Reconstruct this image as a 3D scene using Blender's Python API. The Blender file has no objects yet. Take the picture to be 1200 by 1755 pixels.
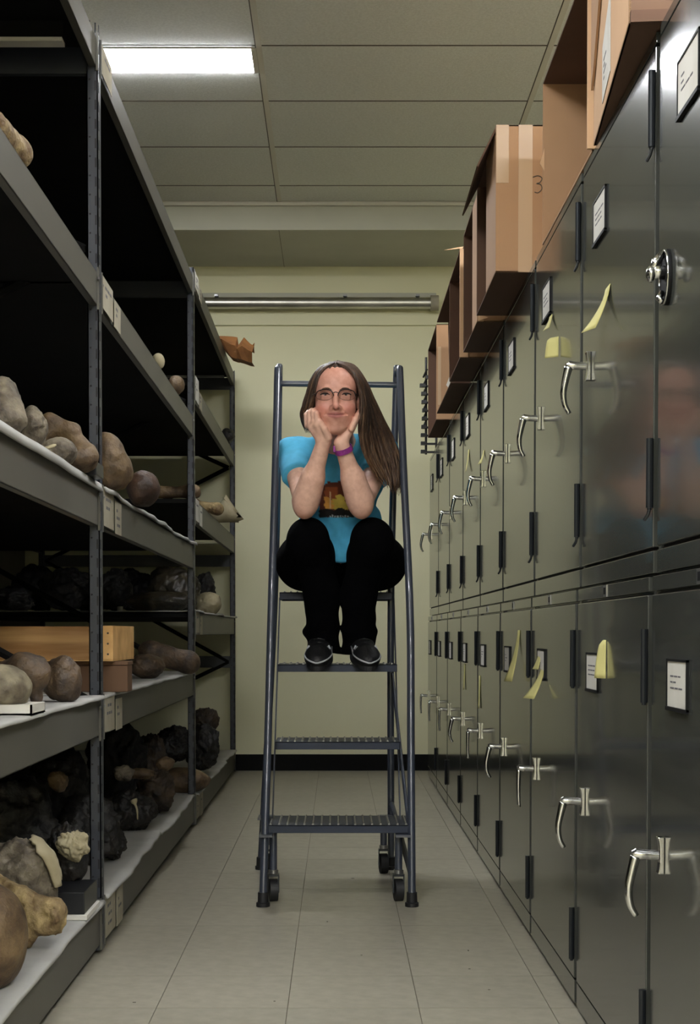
import bpy, math, random
import numpy as np
from mathutils import Vector, Matrix
random.seed(7); np.random.seed(7)
S = bpy.context.scene
COL = S.collection

# ------------------------------------------------------------------ camera, world, exposure
FPX, CX, HZ, HC, TILT = 2400.0, 578.0, 1085.0, 0.87, math.radians(1.5)
PPY = HZ + FPX * math.tan(TILT)
cam_d = bpy.data.cameras.new('camera'); cam = bpy.data.objects.new('camera', cam_d); COL.objects.link(cam)
cam.location = (0, 0, HC); cam.rotation_euler = (math.pi / 2 - TILT, 0, 0)
cam_d.sensor_fit = 'HORIZONTAL'; cam_d.sensor_width = 36; cam_d.lens = 36 * FPX / 1200
cam_d.shift_x = (600 - CX) / 1200; cam_d.shift_y = (PPY - 877.5) / 1200
cam_d.clip_start = 0.05; cam_d.clip_end = 60
S.camera = cam
world = bpy.data.worlds.new('world'); S.world = world; world.use_nodes = True
world.node_tree.nodes['Background'].inputs[0].default_value = (0.02, 0.02, 0.02, 1)
world.node_tree.nodes['Background'].inputs[1].default_value = 0.2
S.view_settings.view_transform = 'Standard'; S.view_settings.look = 'None'
S.view_settings.gamma = 1; S.view_settings.use_curve_mapping = False
S.view_settings.exposure = 0.0
S.cycles.max_bounces = 8; S.cycles.diffuse_bounces = 4; S.cycles.glossy_bounces = 4
S.cycles.transparent_max_bounces = 8; S.cycles.sample_clamp_indirect = 4
S.cycles.use_denoising = True
LAMP = 102.0          # radiance of the ceiling fixtures' diffusers

def at(px, py, Y):
    """world point seen at photograph pixel (px,py) standing at distance Y down the aisle"""
    u, v = (px - CX) / FPX, (PPY - py) / FPX
    dy = math.cos(TILT) + v * math.sin(TILT); dz = -math.sin(TILT) + v * math.cos(TILT)
    k = Y / dy
    return Vector((u * k, Y, HC + dz * k))

# ------------------------------------------------------------------ materials
def srgb(r, g, b):
    f = lambda c: (c / 255 / 12.92) if c / 255 <= 0.04045 else ((c / 255 + 0.055) / 1.055) ** 2.4
    return (f(r), f(g), f(b), 1)
MATS = {}
def mat(name, c1, c2=None, rough=0.6, metal=0.0, scale=8.0, bump=0.0, bscale=None, spec=0.5, coat=0.0,
        detail=4, stretch=None, contrast=(0.35, 0.65), attr=None, trans=0.0, rand=0.0, emit=None, croug=0.05):
    m = bpy.data.materials.new(name); m.use_nodes = True; MATS[name] = m
    nt = m.node_tree; N = nt.nodes; L = nt.links
    b = N['Principled BSDF']
    b.inputs['Roughness'].default_value = rough; b.inputs['Metallic'].default_value = metal
    b.inputs['Specular IOR Level'].default_value = spec
    if coat: b.inputs['Coat Weight'].default_value = coat; b.inputs['Coat Roughness'].default_value = croug
    b.inputs['Base Color'].default_value = c1
    tc = N.new('ShaderNodeTexCoord'); src = tc.outputs['Object']
    if stretch:
        mp = N.new('ShaderNodeMapping'); mp.inputs['Scale'].default_value = stretch
        L.new(src, mp.inputs['Vector']); src = mp.outputs[0]
    out = None
    if attr:
        a = N.new('ShaderNodeVertexColor'); a.layer_name = attr; out = a.outputs[0]
    if c2 is not None:
        n = N.new('ShaderNodeTexNoise'); n.inputs['Scale'].default_value = scale; n.inputs['Detail'].default_value = detail
        L.new(src, n.inputs['Vector'])
        r = N.new('ShaderNodeValToRGB'); r.color_ramp.elements[0].position = contrast[0]; r.color_ramp.elements[1].position = contrast[1]
        r.color_ramp.elements[0].color = c1; r.color_ramp.elements[1].color = c2
        L.new(n.outputs['Fac'], r.inputs[0])
        if out is not None:
            mx = N.new('ShaderNodeMix'); mx.data_type = 'RGBA'; mx.blend_type = 'MULTIPLY'; mx.inputs[0].default_value = 1
            L.new(out, mx.inputs[6]); L.new(r.outputs[0], mx.inputs[7]); out = mx.outputs[2]
        else: out = r.outputs[0]
    if rand:
        oi = N.new('ShaderNodeObjectInfo'); mr = N.new('ShaderNodeMapRange')
        mr.inputs['To Min'].default_value = 1 - rand; mr.inputs['To Max'].default_value = 1 + rand
        L.new(oi.outputs['Random'], mr.inputs['Value'])
        mx = N.new('ShaderNodeMix'); mx.data_type = 'RGBA'; mx.blend_type = 'MULTIPLY'; mx.inputs[0].default_value = 1
        if out is not None: L.new(out, mx.inputs[6])
        else: mx.inputs[6].default_value = c1
        L.new(mr.outputs[0], mx.inputs[7]); out = mx.outputs[2]
    if out is not None: L.new(out, b.inputs['Base Color'])
    if bump:
        n2 = N.new('ShaderNodeTexNoise'); n2.inputs['Scale'].default_value = bscale or scale * 3; n2.inputs['Detail'].default_value = 5
        L.new(src, n2.inputs['Vector'])
        bp = N.new('ShaderNodeBump'); bp.inputs['Strength'].default_value = bump; bp.inputs['Distance'].default_value = 0.01
        L.new(n2.outputs['Fac'], bp.inputs['Height']); L.new(bp.outputs[0], b.inputs['Normal'])
    if emit:
        b.inputs['Emission Color'].default_value = emit[0]; b.inputs['Emission Strength'].default_value = emit[1]
    return m

M = dict(
 wall=mat('wall_paint', srgb(226, 222, 186), srgb(220, 216, 179), 0.75, scale=1.5, bump=0.05, bscale=160),
 darkwall=mat('side_wall_darkened', srgb(120, 116, 100), srgb(112, 108, 94), 0.8, scale=2),  # left wall colour kept dark so little light leaks through the shelves
 ceil=mat('ceiling_panel', srgb(232, 233, 226), srgb(221, 222, 214), 0.9, scale=90, bump=0.25, bscale=180, rand=0.02),
 grid=mat('ceiling_grid', srgb(210, 206, 192), None, 0.5),
 soffit=mat('soffit_paint', srgb(190, 189, 174), srgb(184, 183, 168), 0.85, scale=3),
 base=mat('rubber_baseboard', srgb(8, 8, 8), None, 0.6, spec=0.15),
 floor_under=mat('floor_joint', srgb(112, 104, 87), None, 0.8),
 tile=mat('vinyl_tile', srgb(165, 160, 143), srgb(148, 142, 125), 0.33, scale=26, detail=8, rand=0.035, bump=0.02, bscale=60, spec=0.45, contrast=(0.3, 0.75)),
 mark=mat('scuff', srgb(70, 62, 50), None, 0.6),
 rack=mat('rack_paint', srgb(82, 80, 73), srgb(77, 75, 68), 0.5, scale=3, spec=0.4),
 post=mat('post_paint', srgb(48, 51, 58), srgb(42, 45, 52), 0.42, scale=5, spec=0.5),
 hole=mat('slot_dark', srgb(10, 10, 11), None, 0.7),
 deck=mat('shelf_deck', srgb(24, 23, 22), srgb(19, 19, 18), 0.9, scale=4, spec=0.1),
 liner=mat('foam_liner', srgb(165, 164, 158), srgb(153, 151, 145), 0.8, scale=6),
 card=mat('paper_card', srgb(201, 198, 188), srgb(192, 188, 177), 0.75, scale=12),
 cardold=mat('aged_card', srgb(158, 151, 132), srgb(145, 138, 119), 0.8, scale=14),
 ink=mat('printed_ink', srgb(92, 90, 94), None, 0.8),
 sticky=mat('sticky_note', srgb(195, 188, 125), srgb(188, 181, 116), 0.8, scale=9),
 cab=mat('cabinet_enamel', srgb(62, 63, 59), srgb(57, 59, 54), 0.15, scale=2.2, spec=0.6, coat=0.25, bump=0.012, bscale=9, croug=0.05),
 cabdark=mat('cabinet_seam', srgb(15, 15, 15), None, 0.5),
 hinge=mat('hinge_steel', srgb(44, 47, 50), None, 0.3, metal=0.6),
 chrome=mat('chrome', srgb(215, 216, 214), None, 0.13, metal=1.0),
 frameblk=mat('label_frame', srgb(12, 12, 12), None, 0.6, spec=0.2),
 pipe=mat('galvanised', srgb(196, 194, 184), srgb(160, 157, 148), 0.34, metal=0.95, scale=5, bump=0.05, bscale=4),
 carton=mat('cardboard', srgb(166, 130, 96), srgb(157, 121, 88), 0.85, scale=3, bump=0.06, bscale=50),
 carton2=mat('cardboard_pale', srgb(198, 160, 122), srgb(188, 150, 112), 0.85, scale=3, bump=0.06, bscale=50),  # paler copy for torn edges, flaps and sides that catch light
 carton_shaded=mat('cardboard_shaded', srgb(92, 66, 50), srgb(84, 60, 45), 0.9, scale=4),  # cardboard with shade put into its colour, for insides and undersides
 tape=mat('packing_tape', srgb(175, 146, 113), None, 0.35),
 paperbag=mat('brown_paper', srgb(158, 106, 58), srgb(128, 84, 46), 0.75, scale=9, bump=0.3, bscale=18),
 ladder=mat('ladder_paint', srgb(60, 65, 76), srgb(53, 58, 68), 0.34, scale=6, spec=0.6, coat=0.3),
 tread=mat('tread_paint', srgb(46, 52, 66), srgb(40, 46, 58), 0.5, scale=6, spec=0.3),
 ladder_edge=mat('tread_wear', srgb(140, 140, 136), None, 0.4, metal=0.6),
 rubber=mat('rubber', srgb(20, 20, 21), None, 0.6),
 steel=mat('bright_steel', srgb(150, 150, 150), None, 0.3, metal=0.9),
 blackwire=mat('black_wire', srgb(14, 14, 14), None, 0.45),
 pine=mat('pine', srgb(198, 154, 100), srgb(154, 109, 61), 0.6, scale=3.2, stretch=(0.6, 1, 9), detail=6, contrast=(0.38, 0.62)),
 pine_end=mat('pine_end_grain', srgb(224, 180, 117), srgb(195, 149, 90), 0.65, scale=14),
 crate=mat('brown_box', srgb(103, 74, 52), srgb(95, 68, 47), 0.75, scale=4),
 bonepale=mat('bone_pale', srgb(143, 134, 109), srgb(74, 64, 50), 0.7, scale=16, bump=0.5, bscale=55, detail=8),
 bonegrey=mat('bone_grey', srgb(121, 111, 93), srgb(56, 47, 37), 0.7, scale=24, bump=0.9, bscale=60, detail=8),
 bonetan=mat('bone_tan', srgb(113, 92, 64), srgb(63, 47, 31), 0.65, scale=17, bump=0.8, bscale=42, detail=7),
 bonebrown=mat('bone_brown', srgb(93, 74, 53), srgb(43, 32, 23), 0.6, scale=20, bump=0.9, bscale=45, detail=7),
 bonered=mat('bone_reddish', srgb(77, 55, 40), srgb(42, 29, 21), 0.6, scale=16, bump=0.7, bscale=40, detail=7),
 boneyellow=mat('bone_yellow', srgb(159, 138, 95), srgb(90, 69, 42), 0.7, scale=22, bump=1.0, bscale=60, detail=8),
 plaster=mat('plaster', srgb(166, 156, 127), srgb(146, 135, 105), 0.85, scale=10, bump=0.3, bscale=40),
 rockdark=mat('rock_dark', srgb(16, 14, 11), srgb(48, 40, 32), 0.6, scale=22, contrast=(0.5, 0.8), bump=1.0, bscale=40, detail=8),
 rockbrown=mat('rock_brown', srgb(68, 53, 37), srgb(21, 16, 12), 0.65, scale=18, bump=1.0, bscale=38, detail=8),
 bag=mat('plastic_bag', srgb(77, 69, 53), srgb(29, 26, 22), 0.36, scale=16, bump=1.0, bscale=24, spec=0.6),
 book=mat('black_cover', srgb(22, 23, 26), None, 0.35),
 skin=mat('skin', srgb(255, 255, 255), srgb(240, 232, 228), 0.48, scale=60, attr='Col', bump=0.05, bscale=300, spec=0.45),
 shirt=mat('blue_cotton', srgb(255, 255, 255), srgb(236, 238, 240), 0.9, scale=40, attr='Col', bump=0.1, bscale=260),
 jeans=mat('black_trousers', srgb(4, 4, 5), srgb(2, 2, 3), 0.95, scale=30, bump=0.2, bscale=60, spec=0.06),
  hair=mat('brown_hair', srgb(255, 255, 255), srgb(176, 160, 150), 0.42, scale=30, stretch=(6, 6, 0.7), attr='Col', bump=0.5, bscale=50, spec=0.5),
 shoe=mat('black_shoe', srgb(15, 15, 16), srgb(10, 10, 11), 0.55, scale=30, bump=0.2, bscale=90),
 shoewhite=mat('shoe_trim', srgb(176, 178, 180), None, 0.5),
 sole=mat('shoe_sole', srgb(38, 38, 40), None, 0.6),
 eyew=mat('eye_white', srgb(176, 164, 158), None, 0.25),
 iris=mat('iris', srgb(30, 32, 34), None, 0.2),
 brow=mat('brow_hair', srgb(92, 64, 48), None, 0.7),
 lash=mat('lash', srgb(32, 24, 22), None, 0.7),
 specs=mat('glasses_frame', srgb(34, 24, 24), None, 0.3, metal=0.3),
 band=mat('purple_band', srgb(150, 52, 140), srgb(120, 40, 112), 0.6, scale=120),
)
def lens_mat():
    m = bpy.data.materials.new('lens_glass'); m.use_nodes = True; nt = m.node_tree; N = nt.nodes
    for n in list(N): N.remove(n)
    o = N.new('ShaderNodeOutputMaterial'); t = N.new('ShaderNodeBsdfTransparent'); g = N.new('ShaderNodeBsdfGlossy'); x = N.new('ShaderNodeMixShader')
    t.inputs[0].default_value = (0.92, 0.92, 0.92, 1); g.inputs['Roughness'].default_value = 0.03; x.inputs[0].default_value = 0.06
    nt.links.new(t.outputs[0], x.inputs[1]); nt.links.new(g.outputs[0], x.inputs[2]); nt.links.new(x.outputs[0], o.inputs[0]); return m
M['lens'] = lens_mat()
M['lamp'] = mat('lamp_diffuser', srgb(240, 240, 236), None, 0.5, emit=((0.985, 1.0, 1.04, 1), LAMP))

# ------------------------------------------------------------------ mesh builder
class MB:
    def __init__(s): s.v = []; s.f = []
    def add(s, vs, fs):
        n = len(s.v); s.v += [tuple(p) for p in vs]; s.f += [tuple(i + n for i in f) for f in fs]; return s
    def box(s, x0, x1, y0, y1, z0, z1):
        return s.add([(x0,y0,z0),(x1,y0,z0),(x1,y1,z0),(x0,y1,z0),(x0,y0,z1),(x1,y0,z1),(x1,y1,z1),(x0,y1,z1)],
              [(0,3,2,1),(4,5,6,7),(0,1,5,4),(1,2,6,5),(2,3,7,6),(3,0,4,7)])
    def hexa(s, b, t):   # four bottom points, four top points
        return s.add(list(b) + list(t), [(0,3,2,1),(4,5,6,7),(0,1,5,4),(1,2,6,5),(2,3,7,6),(3,0,4,7)])
    def slab(s, pts, nrm, th):   # polygon given thickness along nrm
        n = len(pts); nv = Vector(nrm) * th
        a = [Vector(p) for p in pts]; b = [p + nv for p in a]
        return s.add(a + b, [tuple(range(n))[::-1], tuple(range(n, 2*n))] + [(i, (i+1) % n, n + (i+1) % n, n + i) for i in range(n)])
    def tube(s, pts, r, n=10, cap=True):
        pts = [Vector(p) for p in pts]; m = len(pts)
        rs = r if isinstance(r, (list, tuple)) else [r] * m
        up = None; base = len(s.v)
        for i, p in enumerate(pts):
            d = (pts[min(i+1, m-1)] - pts[max(i-1, 0)])
            if d.length < 1e-9: d = Vector((0,0,1))
            d.normalize()
            if up is None: up = d.orthogonal().normalized()
            up = (up - d * up.dot(d))
            up = up.normalized() if up.length > 1e-6 else d.orthogonal().normalized()
            q = d.cross(up)
            for k in range(n):
                a = 2 * math.pi * k / n; s.v.append(tuple(p + (up * math.cos(a) + q * math.sin(a)) * rs[i]))
        for i in range(m - 1):
            for k in range(n):
                a = base + i*n + k; b = base + i*n + (k+1) % n
                s.f.append((a, b, b + n, a + n))
        if cap: s.f.append(tuple(base + k for k in range(n))[::-1]); s.f.append(tuple(base + (m-1)*n + k for k in range(n)))
        return s
    def disc(s, c, ax, r, th, n=20):   # short cylinder
        c = Vector(c); ax = Vector(ax).normalized(); return s.tube([c - ax*th/2, c + ax*th/2], r, n)
    def ball(s, c, r, n=10, m=8):
        c = Vector(c); r = Vector(r) if not isinstance(r, (int, float)) else Vector((r, r, r)); base = len(s.v)
        for j in range(1, m):
            t = math.pi * j / m
            for k in range(n):
                a = 2*math.pi*k/n; s.v.append((c.x + r.x*math.sin(t)*math.cos(a), c.y + r.y*math.sin(t)*math.sin(a), c.z + r.z*math.cos(t)))
        top = len(s.v); s.v.append((c.x, c.y, c.z + r.z)); s.v.append((c.x, c.y, c.z - r.z))
        for j in range(m - 2):
            for k in range(n):
                a = base + j*n + k; b = base + j*n + (k+1) % n; s.f.append((a, a + n, b + n, b))
        for k in range(n):
            s.f.append((top, base + k, base + (k+1) % n)); s.f.append((top+1, base + (m-2)*n + (k+1) % n, base + (m-2)*n + k))
        return s
    def mesh(s, name, m, smooth=False):
        me = bpy.data.meshes.new(name); me.from_pydata(s.v, [], s.f); me.update()
        if m: me.materials.append(M[m] if isinstance(m, str) else m)
        if smooth: me.shade_smooth()
        return me
    def build(s, name, m, parent=None, smooth=False, bevel=0, org=None):
        if org is not None:
            o_ = Vector(org); s.v = [tuple(Vector(p) - o_) for p in s.v]
        o = bpy.data.objects.new(name, s.mesh(name, m, smooth)); COL.objects.link(o)
        if parent: o.parent = parent
        if org is not None: o.location = org
        if smooth == 'auto': auto(o)
        if bevel:
            b = o.modifiers.new('bevel', 'BEVEL'); b.width = bevel; b.segments = 2; b.limit_method = 'ANGLE'; b.harden_normals = False
        return o
def auto(o, ang=35):
    me = o.data; me.shade_smooth()
    try: me.set_sharp_from_angle(angle=math.radians(ang))
    except Exception: pass
def tag(o, label=None, cat=None, group=None, kind=None):
    for k, v in (('label', label), ('category', cat), ('group', group), ('kind', kind)):
        if v: o[k] = v
    return o
def thing(name, label, cat, loc=(0,0,0), group=None):
    o = bpy.data.objects.new(name, None); COL.objects.link(o); o.location = loc; o.empty_display_size = 0.05
    return tag(o, label, cat, group)
def adopt(parent, *objs):          # parts were built in world coordinates: keep them there under their thing
    for o in objs:
        o.parent = parent; o.location = Vector(o.location) - Vector(parent.location)
def copy_tree(o, parent=None):
    c = o.copy(); COL.objects.link(c)
    if parent: c.parent = parent
    for ch in list(o.children): copy_tree(ch, c)
    return c
def crom(pts, n=6):
    pts = [Vector(p) for p in pts]; P = [pts[0]*2 - pts[1]] + pts + [pts[-1]*2 - pts[-2]]; out = []
    for i in range(1, len(P) - 2):
        for k in range(n):
            t = k / n; a, b, c, d = P[i-1], P[i], P[i+1], P[i+2]
            out.append(0.5*((2*b) + (c-a)*t + (2*a-5*b+4*c-d)*t*t + (3*b-a-3*c+d)*t**3))
    out.append(pts[-1]); return out

# ------------------------------------------------------------------ implicit surfaces (for bodies and bones)
def smin(a, b, k):
    h = np.clip(0.5 + 0.5*(b - a)/k, 0, 1); return b*(1-h) + a*h - k*h*(1-h)
def smax(a, b, k): return -smin(-a, -b, k)
def ell(P, c, r):
    r = np.asarray(r, float); q = (P - np.asarray(c, float)) / r; k0 = np.sqrt((q*q).sum(1)) + 1e-9; k1 = np.sqrt(((q/r)**2).sum(1)) + 1e-9
    return k0*(k0 - 1)/k1
def cone(P, a, b, ra, rb):
    a = np.asarray(a, float); b = np.asarray(b, float); ab = b - a; t = np.clip(((P - a) @ ab)/(ab @ ab), 0, 1)
    return np.sqrt((((P - a) - t[:, None]*ab)**2).sum(1)) - (ra + (rb - ra)*t)
def sdf_mesh(fn, lo, hi, h, B=8):
    lo = np.asarray(lo, float); hi = np.asarray(hi, float); nb = np.ceil((hi - lo)/h/B).astype(int) + 1; n = nb*B
    ii = np.stack(np.meshgrid(*[np.arange(k) for k in nb], indexing='ij'), -1).reshape(-1, 3)
    cen = lo + (ii*B + (B-1)/2)*h; d = fn(cen); V = np.empty(tuple(n), np.float32)
    V.reshape(nb[0], B, nb[1], B, nb[2], B)[:] = np.where(d < 0, -1, 1).reshape(nb[0], 1, nb[1], 1, nb[2], 1)
    keep = ii[np.abs(d) < B*h*1.25]
    o = np.stack(np.meshgrid(*[np.arange(B)]*3, indexing='ij'), -1).reshape(-1, 3)
    for s in range(0, len(keep), 400):
        kk = keep[s:s+400]; idx = (kk[:, None, :]*B + o[None]).reshape(-1, 3)
        V[idx[:, 0], idx[:, 1], idx[:, 2]] = fn(lo + idx*h)
    ins = V < 0
    c = sum(ins[a:n[0]-1+a, b:n[1]-1+b, e:n[2]-1+e].astype(np.int8) for a in (0,1) for b in (0,1) for e in (0,1))
    act = np.argwhere((c > 0) & (c < 8)); vid = -np.ones(tuple(n - 1), np.int32); vid[act[:,0], act[:,1], act[:,2]] = np.arange(len(act))
    offs = [(a,b,e) for a in (0,1) for b in (0,1) for e in (0,1)]
    cv = np.stack([V[act[:,0]+a, act[:,1]+b, act[:,2]+e] for a,b,e in offs], 1); pos = np.zeros((len(act), 3)); cnt = np.zeros(len(act))
    for p in range(8):
        for q in range(p+1, 8):
            df = np.array(offs[q]) - np.array(offs[p])
            if np.abs(df).sum() != 1: continue
            m = (cv[:, p] < 0) != (cv[:, q] < 0); t = cv[m, p]/(cv[m, p] - cv[m, q])
            pos[m] += np.array(offs[p]) + t[:, None]*df; cnt[m] += 1
    verts = lo + (act + pos/cnt[:, None])*h; quads = []
    for ax in range(3):
        u, w = (ax+1) % 3, (ax+2) % 3
        sl0 = [slice(0, n[k]-1) for k in range(3)]; sl1 = list(sl0); sl1[ax] = slice(1, n[ax])
        A = ins[tuple(sl0)]; Bv = ins[tuple(sl1)]
        e = np.argwhere(A != Bv); e = e[(e[:, u] > 0) & (e[:, w] > 0)]
        if not len(e): continue
        du = np.zeros(3, int); du[u] = 1; dw = np.zeros(3, int); dw[w] = 1
        g = lambda x: vid[x[:,0], x[:,1], x[:,2]]
        qd = np.stack([g(e - du - dw), g(e - dw), g(e), g(e - du)], 1); fl = ~A[e[:,0], e[:,1], e[:,2]]
        qd[fl] = qd[fl][:, ::-1]; quads.append(qd)
    return verts, np.concatenate(quads)
def np_mesh(name, V, Q, m, cols=None):
    me = bpy.data.meshes.new(name); me.vertices.add(len(V)); me.vertices.foreach_set('co', np.asarray(V, np.float32).ravel())
    me.loops.add(Q.size); me.loops.foreach_set('vertex_index', Q.astype(np.int32).ravel())
    me.polygons.add(len(Q)); k = Q.shape[1]; me.polygons.foreach_set('loop_start', np.arange(0, Q.size, k, dtype=np.int32))
    me.update(calc_edges=True); me.validate()
    if cols is not None:
        at_ = me.color_attributes.new('Col', 'FLOAT_COLOR', 'POINT'); c4 = np.ones((len(V), 4), np.float32); c4[:, :3] = cols
        at_.data.foreach_set('color', c4.ravel())
    me.materials.append(M[m]); me.shade_smooth(); return me
def wob(P, f, seed=0):
    """cheap smooth noise in [-1,1]"""
    r = np.random.RandomState(seed); out = np.zeros(len(P)); a = 1.0; tot = 0
    for o in range(4):
        for _ in range(3):
            k = r.normal(size=3); k /= np.linalg.norm(k); out += a*np.sin(P @ k * f + r.uniform(0, 6.28)); tot += a*0.6
        f *= 1.9; a *= 0.55
    return out/tot

# ================================================================== THE SETTING
XL, XR, YB, YF, ZC = -1.97, 2.6, 8.85, -7.0, 3.322
st = lambda o: tag(o, kind='structure')
fl = st(MB().box(XL, XR, YF, YB, -0.06, -0.006).build('floor', 'tile'))
MB().box(-.75, .82, 2.6, YB-.013, -0.0058, -0.004).build('tile_bed', 'floor_under', fl)
T = 0.3048
tile_me = None
xs = [-0.42 + T*k for k in range(-1, 4)]; y = 2.62
while y < YB - 0.02:
    y1 = min(y + T, YB)
    for x in xs:
        mb = MB().box(0.0009, T - 0.0009, 0.0009, y1 - y - 0.0009, -0.004, 0)
        if abs(y1 - y - T) < 1e-6:
            if tile_me is None: tile_me = mb.mesh('floor_tile', 'tile')
            me = tile_me
        else: me = mb.mesh('floor_tile', 'tile')
        o = bpy.data.objects.new('floor_tile', me); COL.objects.link(o); o.parent = fl; o.location = (x, y, 0)
    y = y1
mb = MB()   # small scuffs and specks trodden into the tiles
for px, py, w, l in ((605,1507,.011,.007),(561,1582,.004,.012),(804,1632,.004,.013),(806,1664,.006,.006),(228,1722,.008,.005),(620,1640,.005,.004),(840,1700,.006,.004),(470,1720,.005,.005)):
    Y = 2400*HC/(py-1085); x = (px-578)*Y/2400; mb.slab([(x-w/2,Y-l/2,0),(x+w/2,Y-l/3,0),(x+w/2.4,Y+l/2,0),(x-w/2.2,Y+l/2.6,0)], (0,0,1), .0006)
mb.build('scuff_marks', 'mark', fl)['kind'] = 'stuff'
st(MB().box(XL, XR, YB, YB+0.1, -0.06, ZC+.1).build('wall_back', 'wall'))
st(MB().box(XL-0.1, XL, YF, YB, -0.06, ZC+.1).build('wall_left', 'darkwall'))  # pulled in close behind the shelving and darkened to keep light out
st(MB().box(XR, XR+0.1, YF, YB, -0.06, ZC+.1).build('wall_right', 'wall'))
st(MB().box(XL, XR, YF-0.1, YF, -0.06, ZC+.1).build('wall_front', 'wall'))
st(MB().box(XL, XR, YB-0.012, YB, 0, 0.103).build('baseboard_back', 'base'))
ce = st(MB().box(XL, XR, YF, YB, ZC+0.02, ZC+0.1).build('ceiling', 'grid'))
SOFY, SOFZ = 8.05, 3.168
sof = st(MB().box(XL, XR, SOFY, YB, SOFZ, ZC+0.02).build('trim_1', 'soffit', bevel=0.004))
MB().box(-0.334, -0.331, SOFY-0.001, YB, SOFZ-0.0015, SOFZ).build('seam', 'floor_under', sof)
st(MB().box(XL, XR, SOFY-0.03, SOFY, ZC-0.022, ZC).build('trim_2', 'grid', bevel=0.003))
GX = [-0.3275 + 1.2192*k for k in range(-2, 3)]; GY0 = 5.908
gy = [GY0 + 0.6096*k for k in range(-20, 4)]
panels = {}
FIX = [(-1, 0), (-1, -7), (-1, -11), (-1, -15), (-1, -18), (1, -3), (1, -8), (1, -12), (1, -16), (0, -13), (0, -17)]        # a fixture fills the near half of these panels: (column, row); all but the first are unseen, added for their light
for i in range(1, 4):
    for j in range(len(gy)):
        y0 = gy[j]; y1 = min(gy[j] + 0.6096, SOFY - 0.03)
        if y1 - y0 < 0.02 or y1 < YF + .6: continue
        key = round(y1 - y0, 3)
        if key not in panels: panels[key] = MB().box(0.006, 1.2132, 0.006, y1 - y0 - 0.006, -0.002, 0.018).mesh('ceiling_panel', 'ceil')
        o = bpy.data.objects.new('ceiling_panel', panels[key]); COL.objects.link(o); o.parent = ce; o.location = (GX[i], y0, ZC)
mb = MB()
for x in GX[1:]: mb.box(x-0.012, x+0.012, YF, SOFY-0.03, ZC-0.004, ZC+0.0)
mb.build('grid_runner', 'grid', ce)
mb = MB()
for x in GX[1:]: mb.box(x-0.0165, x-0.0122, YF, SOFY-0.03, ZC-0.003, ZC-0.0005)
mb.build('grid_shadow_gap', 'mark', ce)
mb = MB()
for yv in gy: mb.box(XL, XR, yv-0.0035, yv+0.0035, ZC-0.003, ZC+0.0)
mb.build('grid_crossbar', 'mark', ce)

def ceiling_light(col, row, label):
    x0, y0 = GX[col+2], GY0 + 0.6096*row; t = thing('ceiling_light', label, 'light', (x0 + .61, y0 + .13, ZC), 'ceiling lights over the aisle')
    a, b, c, d = x0 + .012, x0 + 1.207, y0 + .030, y0 + .262
    f = MB().box(a, a+.022, c-.004, d+.004, ZC-.011, ZC-.003).box(b-.022, b, c-.004, d+.004, ZC-.011, ZC-.003).box(a, b, c-.008, d+.008, ZC-.006, ZC-.003).build('frame', 'grid')
    g = MB().box(a+.022, b-.022, c, d, ZC-.011, ZC-.0065).build('diffuser', 'lamp', bevel=.004)
    adopt(t, f, g)
for k, (c, r) in enumerate(FIX):
    ceiling_light(c, r, 'lit rectangular ceiling light near the back end of the aisle' if k == 0 else 'unseen ceiling light added for fill, %s of the aisle, %s from the back wall' % ({-1:'left', 0:'middle', 1:'right'}[c], ['first','second','third','fourth','fifth'][sum(1 for q in FIX if q[0] == c and q[1] > r)]))

# galvanised pipe along the back wall, with its mounting strip
pt = thing('wall_pipe', 'shiny galvanised pipe running along the back wall below the ceiling', 'pipe', (0, YB, 2.95))
ps = MB()
zc = at(560, 519, 8.77).z
ps.tube([(XL, 8.775, zc), (0.60, 8.775, zc)], 0.036, 20)
a = ps.build('pipe', 'pipe', smooth='auto')
b = MB().box(XL, 0.62, 8.825, YB, zc+.02, zc+.075).build('mounting_strip', 'soffit', bevel=.003)
c = MB()
for x in (-1.5, -.75, .05, .5): c.box(x-.012, x+.012, 8.735, YB, zc+.034, zc+.044)
c = c.build('pipe_strap', 'steel')
d = MB().disc((0.606, 8.775, zc), (1,0,0), 0.047, 0.05).build('coupling', 'cardold', smooth='auto')
adopt(pt, a, b, c, d)
st(MB().box(XL, XR, YB-.02, YB, zc-.125, zc-.06).build('trim_3', 'wall', bevel=.004))

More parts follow.
